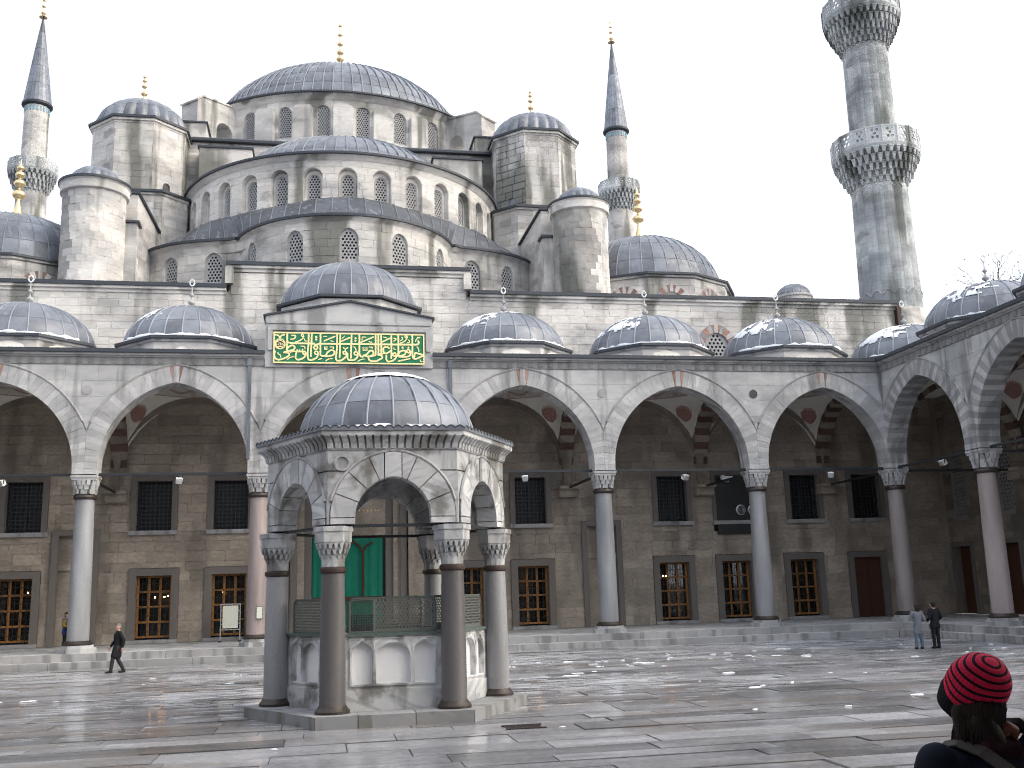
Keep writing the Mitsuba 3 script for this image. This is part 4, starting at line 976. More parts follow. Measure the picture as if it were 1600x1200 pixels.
# gallery floor and the two steps to the court
def platform():
    T = part('gallery_platform', None); labels[T] = {'label': 'raised stone gallery floor with two long steps', 'kind': 'structure'}
    r = np.random.default_rng(5)
    put('floor', T, ext(Polygon([(-23, -.75), (22.2, -.75), (22.2, -19.5), (29.4, -19.5), (29.4, 6.6), (-23, 6.6)]), .30, .49), 'm_marble', tone=.1)
    def run(a, b, along_x, front, z0, z1, back):
        x = a
        while x < b-.1:
            w = 1.5+2.2*r.random(); x1 = min(x+w, b) if b-x-w > .6 else b
            j = .007; zz = z1-.006*r.random(); o = .012*r.random()
            m = bx(x+j, x1-j, front+o, back, z0, zz) if along_x else bx(front+o, back, -x1+j, -x-j, z0, zz)
            put('step_stone', T, m, 'm_marble', tone=.02+.45*r.random()); x = x1
    run(-17.0, 21.75, True, -1.2, -.04, .24, -.80); run(-17.0, 22.15, True, -.82, .20, .50, -.2)
    run(1.2, 19.5, False, 21.75, -.04, .24, 22.2); run(.8, 19.5, False, 22.13, .20, .50, 22.8)
platform()

# the other sides of the court, outside the picture
def far_sides():
    T = thing('entrance_gallery', 'plain gallery and gate hall on the near side of the court where the visitor stands', 'arcade')
    fb = lambda u, v, w: (u+0*v, -37.6-v+0*u, w+0*u)
    fb2 = lambda u, v, w: (-u+0*v, -37.6-v+0*u, w+0*u)
    arcade(T, fb2, [-22.95, -16.4, -9.85, -3.5, 3.5, 9.85, 16.4, 22.95], -23.4, 23.4, detail=False)
    put('back_wall', T, bx(-30, 30, -45, -44.2, 0, 11.4), 'm_inner', tone=.4)
    put('floor', T, bx(-30, 30, -44.2, -36.3, 0, .5), 'm_marble', tone=.2)
    L = thing('left_gallery', 'plain gallery closing the left side of the court', 'arcade')
    fl = lambda u, v, w: (-22.95-v+0*u, u+0*v, w+0*u)
    arcade(L, fl, [-37.6, -31.3, -25, -18.8, -12.5, -6.2, 0], -38, .3, detail=False)
    put('back_wall', L, bx(-30, -29.4, -45, 6, 0, 11.4), 'm_inner', tone=.4)
far_sides()

# ================================================================== INSCRIPTION
def inscription():
    T = thing('inscription_panel', 'green panel with gilded calligraphy above the middle arch', 'sign')
    k = 5.85/4655; X0, Z0 = -3.11, 12.33
    g = lambda u, v, w: (X0+u*k, -.665-w, Z0-v*k-.0)
    def gg(poly, w0, w1):
        m = ext(affinity.scale(poly, 1, -1, origin=(0, 0)), w0, w1)
        V = m[0]; return np.stack([X0+V[:, 0]*k, -.665-V[:, 2], Z0+V[:, 1]*k], 1), m[1]
    put('board', T, gg(sbox(0, 0, 4655, 985), -.05, 0.0), 'm_green')
    put('border', T, gg(sbox(0, 0, 4655, 985).difference(sbox(42, 42, 4613, 943)), .001, .03), 'm_letter')
    def s(pts, w=52):
        p = np.array(pts, float); p[:, 0] -= 75; p[:, 1] -= 120+.0086*p[:, 0]
        if len(p) > 2:
            t = np.r_[0, np.cumsum(np.hypot(*np.diff(p, axis=0).T))]; from_ = np.linspace(0, t[-1], 5*len(p))
            from scipy.interpolate import PchipInterpolator as PI
            p = np.c_[PI(t, p[:, 0])(from_), PI(t, p[:, 1])(from_)]
        return LineString(p).buffer(w/2, 3)
    def ring(x, y, r, w=46): return s([(x+r*math.cos(t), y+r*math.sin(t)) for t in np.linspace(0, 2*math.pi, 9)], w)
    G = []
    G.append([s([(490, 190), (490, 450), (480, 700)]), s([(480, 690), (560, 580), (650, 545), (720, 600), (700, 670), (590, 710), (400, 770)]), s([(400, 770), (540, 800), (560, 850), (500, 910), (380, 970), (240, 1000), (140, 950), (110, 850), (130, 740)]),
              s([(590, 765), (700, 735), (770, 745), (800, 690)], 44), s([(770, 740), (840, 745), (870, 690)], 40), s([(850, 745), (930, 745), (960, 670)], 40)])
    G.append([ring(1010, 780, 45), s([(1060, 800), (1040, 880), (940, 970), (820, 1000), (750, 930), (770, 790)]), s([(1140, 190), (1135, 500), (1115, 830), (1130, 970), (1200, 1015), (1300, 985), (1420, 880), (1430, 790)]), ring(1378, 778, 50), s([(1235, 190), (1225, 500), (1210, 890)])])
    G.append([ring(1358, 610, 58), s([(1500, 190), (1500, 830), (1560, 880), (1650, 870), (1720, 760), (1850, 690), (1930, 740), (1920, 820), (1800, 875), (1660, 890)])])
    G.append([s([(2010, 190), (2005, 600), (1985, 830), (1970, 930), (2020, 1030), (2110, 1025), (2230, 950), (2310, 840), (2300, 760)]), ring(2242, 775, 48), s([(2105, 190), (2100, 550), (2090, 920)])])
    G.append([s([(2455, 200), (2445, 600), (2435, 935)]), ring(2590, 792, 54), s([(2650, 830), (2620, 930), (2480, 1010), (2390, 1010), (2330, 930), (2330, 800)]), s([(2695, 200), (2695, 780), (2735, 880), (2780, 900), (2850, 850), (2920, 820), (3040, 700), (3130, 740), (3120, 820), (3000, 885), (2890, 880)]), s([(3000, 885), (3120, 870), (3200, 830), (3200, 200)])])
    G.append([s([(3285, 200), (3285, 500), (3285, 780)]), s([(3370, 200), (3375, 500), (3375, 780)]), s([(3420, 800), (3270, 830), (3400, 870), (3405, 920), (3300, 995), (3190, 1040), (3070, 1040), (2990, 980), (2970, 880)]), s([(3620, 620), (3520, 580), (3440, 630), (3440, 720), (3490, 785), (3560, 775), (3650, 710)])])
    G.append([s([(3690, 200), (3690, 560), (3685, 940)]), ring(3785, 822, 50), s([(3850, 850), (3820, 940), (3700, 1030), (3600, 1050), (3530, 980), (3530, 850)]), s([(3910, 200), (3910, 500), (3905, 820)]), s([(3910, 820), (3980, 720), (4080, 690), (4140, 740), (4100, 820), (3950, 865), (3850, 850)]), ring(4222, 712, 50), s([(4290, 720), (4285, 820), (4150, 895), (3980, 895), (3880, 860)])])
    G.append([s([(4350, 210), (4350, 500), (4350, 850), (4390, 950), (4430, 965), (4560, 915), (4690, 845), (4600, 810), (4440, 765), (4415, 840), (4400, 930)])])
    G.append([s([(520, 450), (640, 478), (1150, 482), (1280, 480), (1370, 540), (1430, 490), (1600, 490), (3200, 495), (4350, 502), (4480, 500), (4545, 470), (4560, 420), (4535, 380)], 54)])
    for strokes in G: put('word', T, gg(unary_union(strokes), .001, .03), 'm_letter')
    small = [s([(1620, 395), (1940, 250)], 44), s([(2150, 400), (2400, 285)], 44), s([(2750, 430), (3130, 260)], 44), s([(3420, 410), (3640, 300)], 44), s([(3905, 1035), (4270, 950)], 40),
        s([(630, 230), (740, 240), (735, 295), (600, 350)], 40), ring(950, 225, 34, 34), s([(990, 250), (930, 350), (740, 430)], 36), Point(1370-75, 270-131).buffer(34, 3), Point(1370-75, 352-131).buffer(34, 3), Point(2578-75, 303-141).buffer(34, 3), Point(2575-75, 382-141).buffer(34, 3),
        s([(1625, 580), (1625, 670), (1700, 670), (1700, 580)], 26), s([(1662, 590), (1662, 660)], 22), s([(2810, 590), (2810, 690), (2930, 690), (2930, 590)], 26), s([(2870, 600), (2870, 680)], 22), s([(2200, 600), (2270, 650), (2335, 600)], 32), s([(2270, 650), (2270, 695)], 30), s([(2530, 575), (2565, 620), (2590, 695)], 34),
        s([(1800, 590), (1900, 590), (1890, 645)], 30), s([(3000, 590), (3100, 590), (3090, 645)], 30), s([(910, 570), (1020, 590), (1030, 650)], 30), Point(4040-75, 595-154).buffer(34, 3), Point(4225-75, 595-154).buffer(34, 3), s([(3770, 605), (3775, 645), (3830, 660)], 26), s([(4500, 570), (4535, 620), (4550, 715)], 36),
        s([(1005, 330), (1030, 390), (1080, 412)], 30), s([(3770, 300), (3845, 315), (3770, 385)], 34), ring(4150, 242, 32, 34), s([(4200, 250), (4130, 370), (3965, 450)], 36), s([(4020, 260), (4045, 295), (3970, 375)], 32), s([(4230, 350), (4265, 395), (4190, 445)], 30), s([(4450, 400), (4500, 300), (4590, 265)], 32), s([(4510, 255), (4600, 265)], 30), s([(3440, 262), (3545, 285)], 28),
        s([(505, 1000), (590, 930), (690, 905)], 30), s([(1670, 1035), (1770, 970), (1870, 960)], 30), s([(2650, 1045), (2750, 990), (2850, 970)], 30), s([(215, 775), (240, 830), (300, 865), (300, 925)], 34), s([(1810, 385), (1890, 420)], 30), s([(2990, 410), (3080, 430)], 30), s([(2790, 260), (2900, 270)], 26), s([(2790, 260), (2775, 370)], 26), s([(1590, 255), (1690, 250)], 26), s([(2160, 320), (2240, 240)], 26), s([(4590, 990), (4620, 1050), (4660, 1040)], 28), s([(1450, 990), (1540, 960)], 34)]
    put('vowel_marks', T, gg(unary_union(small).intersection(sbox(20, 20, 4635, 965)), .001, .026), 'm_letter', kind='stuff')
    disc = Point(275-75, 500-121).buffer(172, 10)
    put('medallion', T, join([gg(disc.difference(disc.buffer(-26)), .001, .028), gg(disc.buffer(-26), .001, .010)]), 'm_letter')
    put('medallion_script', T, gg(unary_union([s([(180, 480), (230, 440), (330, 450), (390, 500)], 22), s([(190, 560), (290, 540), (390, 580)], 22), s([(240, 400), (300, 420), (350, 400)], 20), ring(230, 510, 34, 20), s([(320, 480), (350, 560)], 20), s([(250, 610), (330, 620)], 20)]), .011, .026), 'm_bronze')
    put('leaf', T, gg(unary_union([s([(130, 212), (210, 230), (265, 305)], 46), s([(405, 212), (330, 230), (280, 305)], 46)]), .001, .026), 'm_letter')
inscription()

# ================================================================== ABLUTION FOUNTAIN
def fountain():
    T = thing('fountain', 'six sided marble ablution fountain pavilion with a lead dome in the courtyard', 'fountain')
    X, Y, R, ph = .058, -19.137, 2.17, .015
    vert = lambda r, k: (X+r*math.cos(math.radians(60*k)-ph), Y+r*math.sin(math.radians(60*k)-ph))
    # faces k: between vertex k and k+1; k = 4 is the front
    def face(k, ap):
        a = math.radians(60*k+30)-ph; c = (X+ap*math.cos(a), Y+ap*math.sin(a)); W = (math.cos(a), math.sin(a), 0); U = (-W[1], W[0], 0)
        return plane((c[0], c[1], 0), U, W)
    hexa = lambda r: Polygon([vert(r, k) for k in range(6)])
    c30 = math.cos(math.radians(30))
    st = part('step', T)
    put('bed', st, ext(hexa(2.5), -.03, .195), 'm_marble', tone=.05)
    for k in range(6):
        f = face(k, 2.76*c30); e = 2.76/2
        cuts = [-e, -e+.55+.5*rng.random(), .1+.4*rng.random(), e]
        for a, b in zip(cuts, cuts[1:]):
            pl = Polygon([(a+.006, 0), (b-.006, 0), (b-.006, 1), (a+.006, 1)])
            m = ext(Polygon([(a+.006, -.62), (b-.006, -.62), (b-.006 if b < e else e, 0), (a+.006 if a > -e else -e, 0)]) if a > -e and b < e else Polygon([((a+.006) if a > -e else -e+.36, -.62), ((b-.006) if b < e else e-.36, -.62), (b-.006, 0), (a+.006, 0)]), -.05, .208-.006*rng.random())
            V = m[0]; m = (np.stack(f(V[:, 0], V[:, 2], V[:, 1]), 1), m[1])
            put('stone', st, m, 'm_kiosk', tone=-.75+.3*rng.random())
    for k in range(6):
        cx, cy = vert(R, k); c = part('column', T)
        put('base', c, lathe([(.31, .20), (.31, .25), (.265, .30), (.245, .34)], 24, (cx, cy, 0)), 'm_bronze', smooth=True)
        mat_t, pink = (.0, .40) if k in (4, 5) else (.46, .15)
        put('shaft', c, lathe([(.232, .33), (.230, 1.0), (.222, 1.9), (.205, 2.64)], 28, (cx, cy, 0)), 'm_granite', tone=mat_t, hue=pink, smooth=True)
        put('collar', c, lathe([(.205, 2.63), (.236, 2.65), (.246, 2.69), (.236, 2.73), (.205, 2.75)], 24, (cx, cy, 0)), 'm_rust' if k in (0, 4, 5) else 'm_bronze', smooth=True)
        cap = [lathe([(.205, 2.74), (.21, 2.92), (.25, 2.96)], 12, (cx, cy, 0), sharp=5)]
        a0 = math.radians(60*k)-ph
        def hx(r): return Polygon([(cx+r*math.cos(a0+math.radians(q)), cy+r*math.sin(a0+math.radians(q))) for q in range(0, 360, 60)])
        for i, (z, r, n, h) in enumerate(((2.90, .235, 12, .10), (2.99, .275, 15, .11), (3.09, .32, 18, .12))):
            cap.append(ext(hx(r*.98), z+h*.55, z+h))
            for q in range(n):
                a = 2*math.pi*(q+.5*(i % 2))/n+a0; w = 2*math.pi*r/n*.33
                m = np.array([[-w*.5, .02, -.02], [w*.5, .02, -.02], [w*.5, .10, -.02], [-w*.5, .10, -.02], [-w, 0, h*.6], [w, 0, h*.6], [w, .10, h*.6], [-w, .10, h*.6]])
                V = m.copy(); V[:, 1] -= r*1.0
                x, y = rot2((V[:, 0], V[:, 1]), a+math.pi/2); cap.append((np.stack([cx+x, cy+y, V[:, 2]+z], 1), BF))
        cap += [ext(hx(.335), 3.19, 3.38), ext(hx(.36), 3.38, 3.47)]
        put('capital', c, join(cap), 'm_kiosk', tone=.35+.3*rng.random())
    apo, api = 2.09, 1.68
    bag = None
    for k in range(6):
        f = face(k, apo); e = apo*math.tan(math.radians(30))
        A = Arch(0, .685, 3.50, 3.62, .74, .47)
        w = part('arch', T)
        up_ = sbox(-e, 3.5, e, 4.88).difference(A.poly(.47))
        dep = -.42
        def mit(p, d0=dep, d1=0):     # mitre at the corners
            m = ext(p, d0, d1); V = m[0].copy(); u = V[:, 0]; lim = (apo+V[:, 2])*math.tan(math.radians(30))
            V[:, 0] = np.clip(u, -lim+.001, lim-.001); return np.stack(f(V[:, 0], V[:, 1], V[:, 2]), 1), m[1]
        for p in (sbox(-e, 4.48, -.02, 4.88), sbox(.02-.015, 4.48, e, 4.88), sbox(-e, 3.5, -.05, 4.47), sbox(.05, 3.5, e, 4.47)):
            q = p.difference(A.poly(.47))
            for g_ in getattr(q, 'geoms', [q]):
                if g_.area > .004: put('spandrel_stone', w, mit(shrink(g_, .008), dep, -.03+.008*rng.random()), 'm_kiosk', tone=.25+.5*rng.random())
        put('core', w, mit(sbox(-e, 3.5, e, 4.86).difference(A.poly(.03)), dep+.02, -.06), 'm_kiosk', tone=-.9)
        for i, s, p in A.stones(4, .16, True):
            p = p.intersection(sbox(-e+.06, 3.5, e-.06, 5))
            if p.area > .002: put('voussoir', w, mit(shrink(p, .009), dep, .014*rng.random()), 'm_kiosk', tone=.35+.6*rng.random())
        ln = A.line(.49, 12)[1:-1]; ln = [(u, z) for u, z in ln if abs(u) < e-.05]
        put('hood_moulding', w, tube([np.array(f(u, z, .0)) for u, z in ln], .028, 5), 'm_kiosk', tone=.1)
        if k in (4,):
            for u in (-.93, ): put('rosette', w, join([ext(Point(u, 4.62).buffer(.15, 8).difference(Point(u, 4.62).buffer(.115, 8)), -.03, .012, f)]), 'm_kiosk', tone=.2)
        # tie rods
        put('tie_rod', T, ext(sbox(-1.1, 3.455, 1.1, 3.51), -.26, -.19, f), 'm_rust' if False else 'm_iron')
        # bracket cornice: small coves under the projecting slab
        cr = part('cornice', T); nb = 17; lim = e
        for j in range(nb):
            u0 = -lim+2*lim*(j+.14)/nb; u1 = -lim+2*lim*(j+.86)/nb
            pr = [(0, 4.885), (.03, 4.885), (.05, 4.98), (.11, 5.05), (.18, 5.10), (.18, 5.12), (0, 5.12)]
            t = 1+ .09
            V, F = ext(Polygon(pr), u0, u1)
            mm = (np.stack(f(V[:, 2]*(1+.07*V[:, 0]/.18), V[:, 1], V[:, 0]-.01), 1), F)
            put('bracket', cr, mm, 'm_kiosk', tone=.1+.6*rng.random(), smooth=False)
        put('fillet', cr, mit(sbox(-e, 4.865, e, 4.886), dep, .004), 'm_kiosk', tone=.0)
        put('back', cr, mit(sbox(-e, 4.886, e, 5.12), dep, -.012), 'm_kiosk', tone=.12)
        # eaves tiles with a scalloped edge
        fe = face(k, 2.62*c30); ee = 2.62/2
        for j in range(16):
            u = -ee+2*ee*(j+.5)/16; r_ = ee/16*.98
            th = np.linspace(0, math.pi, 7); pl = Polygon([(u+r_*math.cos(t), 5.235+.055*math.sin(t)) for t in th]+[(u-r_, 5.20), (u+r_, 5.20)])
            V, F = ext(pl, -.62, .012); V[:, 0] *= np.clip(1+(V[:, 2])*.40, 0, 1.02); V[:, 1] += -V[:, 2]*.13
            put('eaves_tile', T, (np.stack(fe(V[:, 0], V[:, 1], V[:, 2]), 1), F), 'm_lead', tone=.75)
        put('gutter_line', T, join([tube([np.array(fe(u, 5.243+.050*abs(math.sin((u+ee)/(2*ee)*16*math.pi)), .016)) for u in np.linspace(-ee, ee, 97)], .011, 4)]), 'm_trim')
        # basin wall: three carved niches
        fb = face(k, 1.70); eb = 1.70*math.tan(math.radians(30))-.04
        b = part('basin_panel', T, 'white marble basin panel streaked green' if k == 5 else None)
        put('plinth', b, ext(sbox(-eb, .20, eb, .56), -.12, .03, fb), 'm_kiosk', tone=.8)
        def ogee(c, a, z0, zs, zt):
            t = np.linspace(0, 1, 9)
            L = [(c-a, zs), (c-a*.96, zs+.045), (c-a*.80, zs+.085), (c-a*.52, zs+.112), (c-a*.27, zs+.14), (c-a*.10, zs+.18), (c, zt)]
            return Polygon([(c-a, z0)]+L+[(2*c-x, z) for x, z in L[::-1]]+[(c+a, z0)]).buffer(0)
        n1, n3 = ogee(-.56, .185, .66, 1.24, 1.42), ogee(.56, .185, .66, 1.24, 1.42)
        n2 = Arch(0, .31, .66, 1.14, .24, .1).poly(0, 8, base=.66)
        niches = unary_union([n1, n2, n3])
        put('back_slab', b, ext(sbox(-eb, .56, eb, 1.50), -.12, -.085, fb), 'm_basin')
        put('front_slab', b, ext(sbox(-eb, .56, eb, 1.50).difference(niches), -.085, 0, fb), 'm_kiosk' , tone=1.1)
        for nn in (n1, n2, n3): put('niche_moulding', b, ext(nn.buffer(.034, join_style=2).difference(nn), 0.0, .030, fb), 'm_kiosk', tone=1.0)
        fr = unary_union([sbox(x0, .62, x1, 1.47).difference(sbox(x0+.022, .642, x1-.022, 1.448)) for x0, x1 in ((-.80, -.36), (-.35, .35), (.36, .80))])
        put('panel_frame', b, ext(fr, 0, .014, fb), 'm_kiosk', tone=.95)
        put('rim', b, ext(sbox(-eb-.03, 1.50, eb+.03, 1.55), -.18, .05, fb), 'm_verdigris')
        # brass grille above the basin
        fg = face(k, 1.66); gr = part('grille', T)
        outline = sbox(-.80, 1.552, .80, 2.19).intersection(unary_union([sbox(-.80, 1.5, .80, 2.13), sbox(-.74, 1.5, .74, 2.19)]))
        body = outline if k != 4 else outline.difference(sbox(-.76, 1.6, -.36, 2.14))
        put('mesh', gr, ext(pierced(body, .062, .0235, .022), -.02, 0, fg), 'm_grille')
        put('edge', gr, ext(outline.difference(outline.buffer(-.022)), -.03, .012, fg), 'm_verdigris')
        if k == 4:
            put('hatch', gr, join([ext(sbox(-.755+.044*i, 1.6, -.740+.044*i, 1.86), -.012, -.002, fg) for i in range(10)]+[ext(sbox(-.76, 1.6+.044*i, -.36, 1.615+.044*i), -.0015, .008, fg) for i in range(7)]), 'm_iron')
    put('basin_core', T, ext(hexa(1.60), .2, 1.45), 'm_dark')
    put('ceiling', T, lathe([(1.72*math.cos(e), 4.3+.9*math.sin(e)) for e in np.linspace(0, 1.56, 8)], 24, (X, Y, 0)), 'm_kiosk', tone=.2, smooth=True)
    put('roof_slab', T, ext(hexa(2.60), 5.12, 5.205), 'm_kiosk', tone=.5)
    put('roof_slope', T, lathe([(2.2, 5.29), (1.74, 5.40)], 6, (X, Y, 0), a0=math.pi/6-ph*0+0, a1=math.pi/6+2*math.pi), 'm_lead', tone=.5)
    d = part('dome', T, 'lead dome with bright ribs and a snow cap')
    lead_dome(d, (X, Y, 5.32), 1.77, 1.38, 22, [0, .42, 1.52], rib=.026, parts=12, ribs_as_parts=12, top=1.53, seed=400)
    put('top_cap', d, lathe([(.16, 6.675), (.1, 6.71), (.01, 6.72)], 12, (X, Y, 0)), 'm_lead', smooth=True)
    snow_on(SNOW, (X, Y, 5.32), 1.77, 1.38, (-2.2, 1.4), (1.0, 1.56), .10, 6, off=.008, th=.02, na=110, ne=30, fa=2.0, fe=3.0)
    for k in (4,):
        fe = face(k, 2.2*c30)
        snow_rope(SNOW, [np.array(fe(u, 5.33, -.14)) for u in np.linspace(-.72, .85, 40)], .060, 9)
        snow_rope(SNOW, [np.array(fe(u, 5.335, -.22)) for u in np.linspace(-.70, .72, 40)], .055, 19)
    snow_rope(SNOW, [np.array(face(3, 2.2*c30)(u, 5.33, -.12)) for u in np.linspace(.35, 1.0, 18)], .03, 23)
fountain()

# ================================================================== MINARETS
def balcony(T, X, Y, z, rin, rout, seed, n=16, h=1.0, under=1.7, coarse=False):
    """stalactite corbel and pierced parapet; z = floor of the balcony"""
    b = part('balcony', T)
    put('corbel_core', b, lathe([(rin, z-under), (rin+(rout-rin)*.30, z-under*.62), (rin+(rout-rin)*.55, z-under*.30), (rout-.18, z-.12)], 32, (X, Y, 0)), 'm_ashlar', tone=-.6, smooth=True)
    bag = Bag(); tiers = 5
    for i in range(tiers):
        q = (i+.9)/tiers; r = rin+(rout-rin)*(q**1.15)+.02; zz = z-under+under*(i+.25)/tiers; m = int(n*(1.6 if i < 2 else 2.0)); hh = under/tiers
        for j in range(m):
            a = 2*math.pi*(j+.5*(i % 2))/m; w = math.pi*r/m*.62*(.8+.4*rng.random()); dn = hh*(.55+.5*rng.random()) if i in (1, 2, 3) else hh*.5
            pr = np.array([[-w*.45, .04, -dn], [w*.45, .04, -dn], [w*.5, .24, -dn], [-w*.5, .24, -dn], [-w, 0, hh*.30], [w, 0, hh*.30], [w, .3, hh*.30], [-w, .3, hh*.30]])
            for V in (pr, np.array([[-w*1.15, -.02, hh*.30], [w*1.15, -.02, hh*.30], [w*1.15, .3, hh*.30], [-w*1.15, .3, hh*.30], [-w*1.15, -.02, hh*.52], [w*1.15, -.02, hh*.52], [w*1.15, .3, hh*.52], [-w*1.15, .3, hh*.52]])):
                V = V.copy(); V[:, 1] -= r; x, y = rot2((V[:, 0], V[:, 1]), a)
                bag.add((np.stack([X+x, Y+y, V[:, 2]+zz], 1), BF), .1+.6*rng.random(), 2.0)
    bag.put('stalactites', b, 'm_ashlar', kind='stuff')
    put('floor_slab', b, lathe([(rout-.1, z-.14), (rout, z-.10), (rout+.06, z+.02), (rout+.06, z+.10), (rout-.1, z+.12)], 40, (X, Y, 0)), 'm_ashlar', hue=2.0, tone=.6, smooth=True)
    side = 2*rout*math.tan(math.pi/n)
    for j in range(n):
        a = 2*math.pi*(j+.5)/n; g = plane((X+rout*math.sin(a), Y-rout*math.cos(a), 0), (math.cos(a), math.sin(a), 0))
        pl = sbox(-side/2+.06, z+.1, side/2-.06, z+h)
        put('parapet_panel', b, ext(pierced(pl, .24 if not coarse else .4, .085 if not coarse else .13, .05), -.06, 0, g), 'm_ashlar', hue=2.0, tone=.65+.2*rng.random())
        put('post', b, ext(sbox(-side/2-.055, z+.1, -side/2+.055, z+h+.04), -.08, .03, g), 'm_ashlar', hue=2.0, tone=.8)
    put('rail', b, lathe([(rout-.05, z+h-.06), (rout+.05, z+h-.06), (rout+.05, z+h+.03), (rout-.05, z+h+.03)], n, (X, Y, 0), a0=0, a1=2*math.pi), 'm_ashlar', hue=2.0, tone=.8)
def shaft(T, X, Y, r0, r1, z0, z1, flutes, stones=0, seed=0):
    """fluted shaft; the near one is laid in drums of stones"""
    if not stones:
        k = 4*flutes; a = np.arange(k+1)*2*np.pi/k
        V, F = [], []
        for z, r in ((z0, r0), (z1, r1)):
            rr = r*(1+.014*np.cos(a*flutes))
            V.append(np.stack([X+rr*np.sin(a), Y-rr*np.cos(a), 0*a+z], 1))
        j = np.arange(k); F = np.vstack([np.stack([j, j+1, j+k+2], 1), np.stack([j, j+k+2, j+k+1], 1)])
        put('shaft', T, (np.vstack(V), F), 'm_ashlar', tone=.3, smooth=True); return
    sh = part('shaft', T)
    put('core', sh, lathe([(r0-.05, z0), (r1-.05, z1)], 32, (X, Y, 0)), 'm_ashlar', tone=.1, smooth=True)
    out = []; n = round((z1-z0)/.40); r_ = np.random.default_rng(seed)
    for i in range(n):
        za, zb = z0+(z1-z0)*i/n, z0+(z1-z0)*(i+1)/n; q = (i+.5)/n; r = r0+(r1-r0)*q
        for j in range(flutes):
            a0, a1 = 2*math.pi*j/flutes, 2*math.pi*(j+1)/flutes
            p = (a0+math.pi) % (2*math.pi)-math.pi
            aa = np.linspace(a0+.004, a1-.004, 4); rr = r*(1+.018*np.array([-.8, .5, .5, -.8]))
            o = np.stack([X+rr*np.sin(aa), Y-rr*np.cos(aa)], 1); inn = np.stack([X+(r-.06)*np.sin(aa), Y-(r-.06)*np.cos(aa)], 1)
            pl = np.vstack([o, inn[::-1]])
            lo, hi = za+.004, zb-.004
            V = np.vstack([np.c_[pl, np.full(8, lo)], np.c_[pl, np.full(8, hi)]]); F = []
            for s in range(8): F += [[s, (s+1) % 8, (s+1) % 8+8], [s, (s+1) % 8+8, s+8]]
            for s in range(3): F += [[s+8, s+9, 14-s], [s+8, 14-s, 15-s]]
            out.append(((V, np.array(F)), float(np.clip(.42+.20*r_.standard_normal(), 0, 1)), (abs(((a0+a1)/2+math.pi) % (2*math.pi)-math.pi+.4), zb)))
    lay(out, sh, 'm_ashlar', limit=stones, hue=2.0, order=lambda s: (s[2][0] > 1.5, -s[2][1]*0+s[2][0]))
def minaret_near():
    T = thing('minaret', 'thick near minaret at the right with two balconies', 'minaret')
    X, Y = 29.3, 9.0
    put('foot', T, lathe([(1.95, 0), (1.95, 15.2), (1.64, 16.4)], 16, (X, Y, 0)), 'm_ashlar', tone=.35)
    put('foot_arches', T, join([tube([(X+1.66*math.sin(2*math.pi*(j+q)/16), Y-1.66*math.cos(2*math.pi*(j+q)/16), 17.15+.25*math.sin(math.pi*q)) for q in np.linspace(0, 1, 7)], .02, 4) for j in range(16)]), 'm_ashlar', tone=.7)
    shaft(T, X, Y, 1.60, 1.47, 16.3, 23.9, 16, 150, 1)
    balcony(T, X, Y, 25.35, 1.45, 2.32, 1, 18, h=1.05, under=1.75)
    shaft(T, X, Y, 1.27, 1.21, 25.3, 32.4, 16, 150, 2)
    for zb in (23.2, 31.8): put('arch_band', T, join([tube([(X+(1.50 if zb < 30 else 1.30)*math.sin(2*math.pi*(j+q)/16), Y-(1.50 if zb < 30 else 1.30)*math.cos(2*math.pi*(j+q)/16), zb+.2*math.sin(math.pi*q)) for q in np.linspace(0, 1, 7)], .018, 4) for j in range(16)]), 'm_ashlar', tone=.55)
    balcony(T, X, Y, 33.85, 1.26, 2.10, 2, 18, h=1.0, under=1.75)
    shaft(T, X, Y, 1.12, 1.08, 33.8, 41, 16)
    put('cone', T, lathe([(1.3, 41), (1.15, 41.2), (.05, 50)], 24, (X, Y, 0)), 'm_lead', tone=.4, smooth=True)
minaret_near()
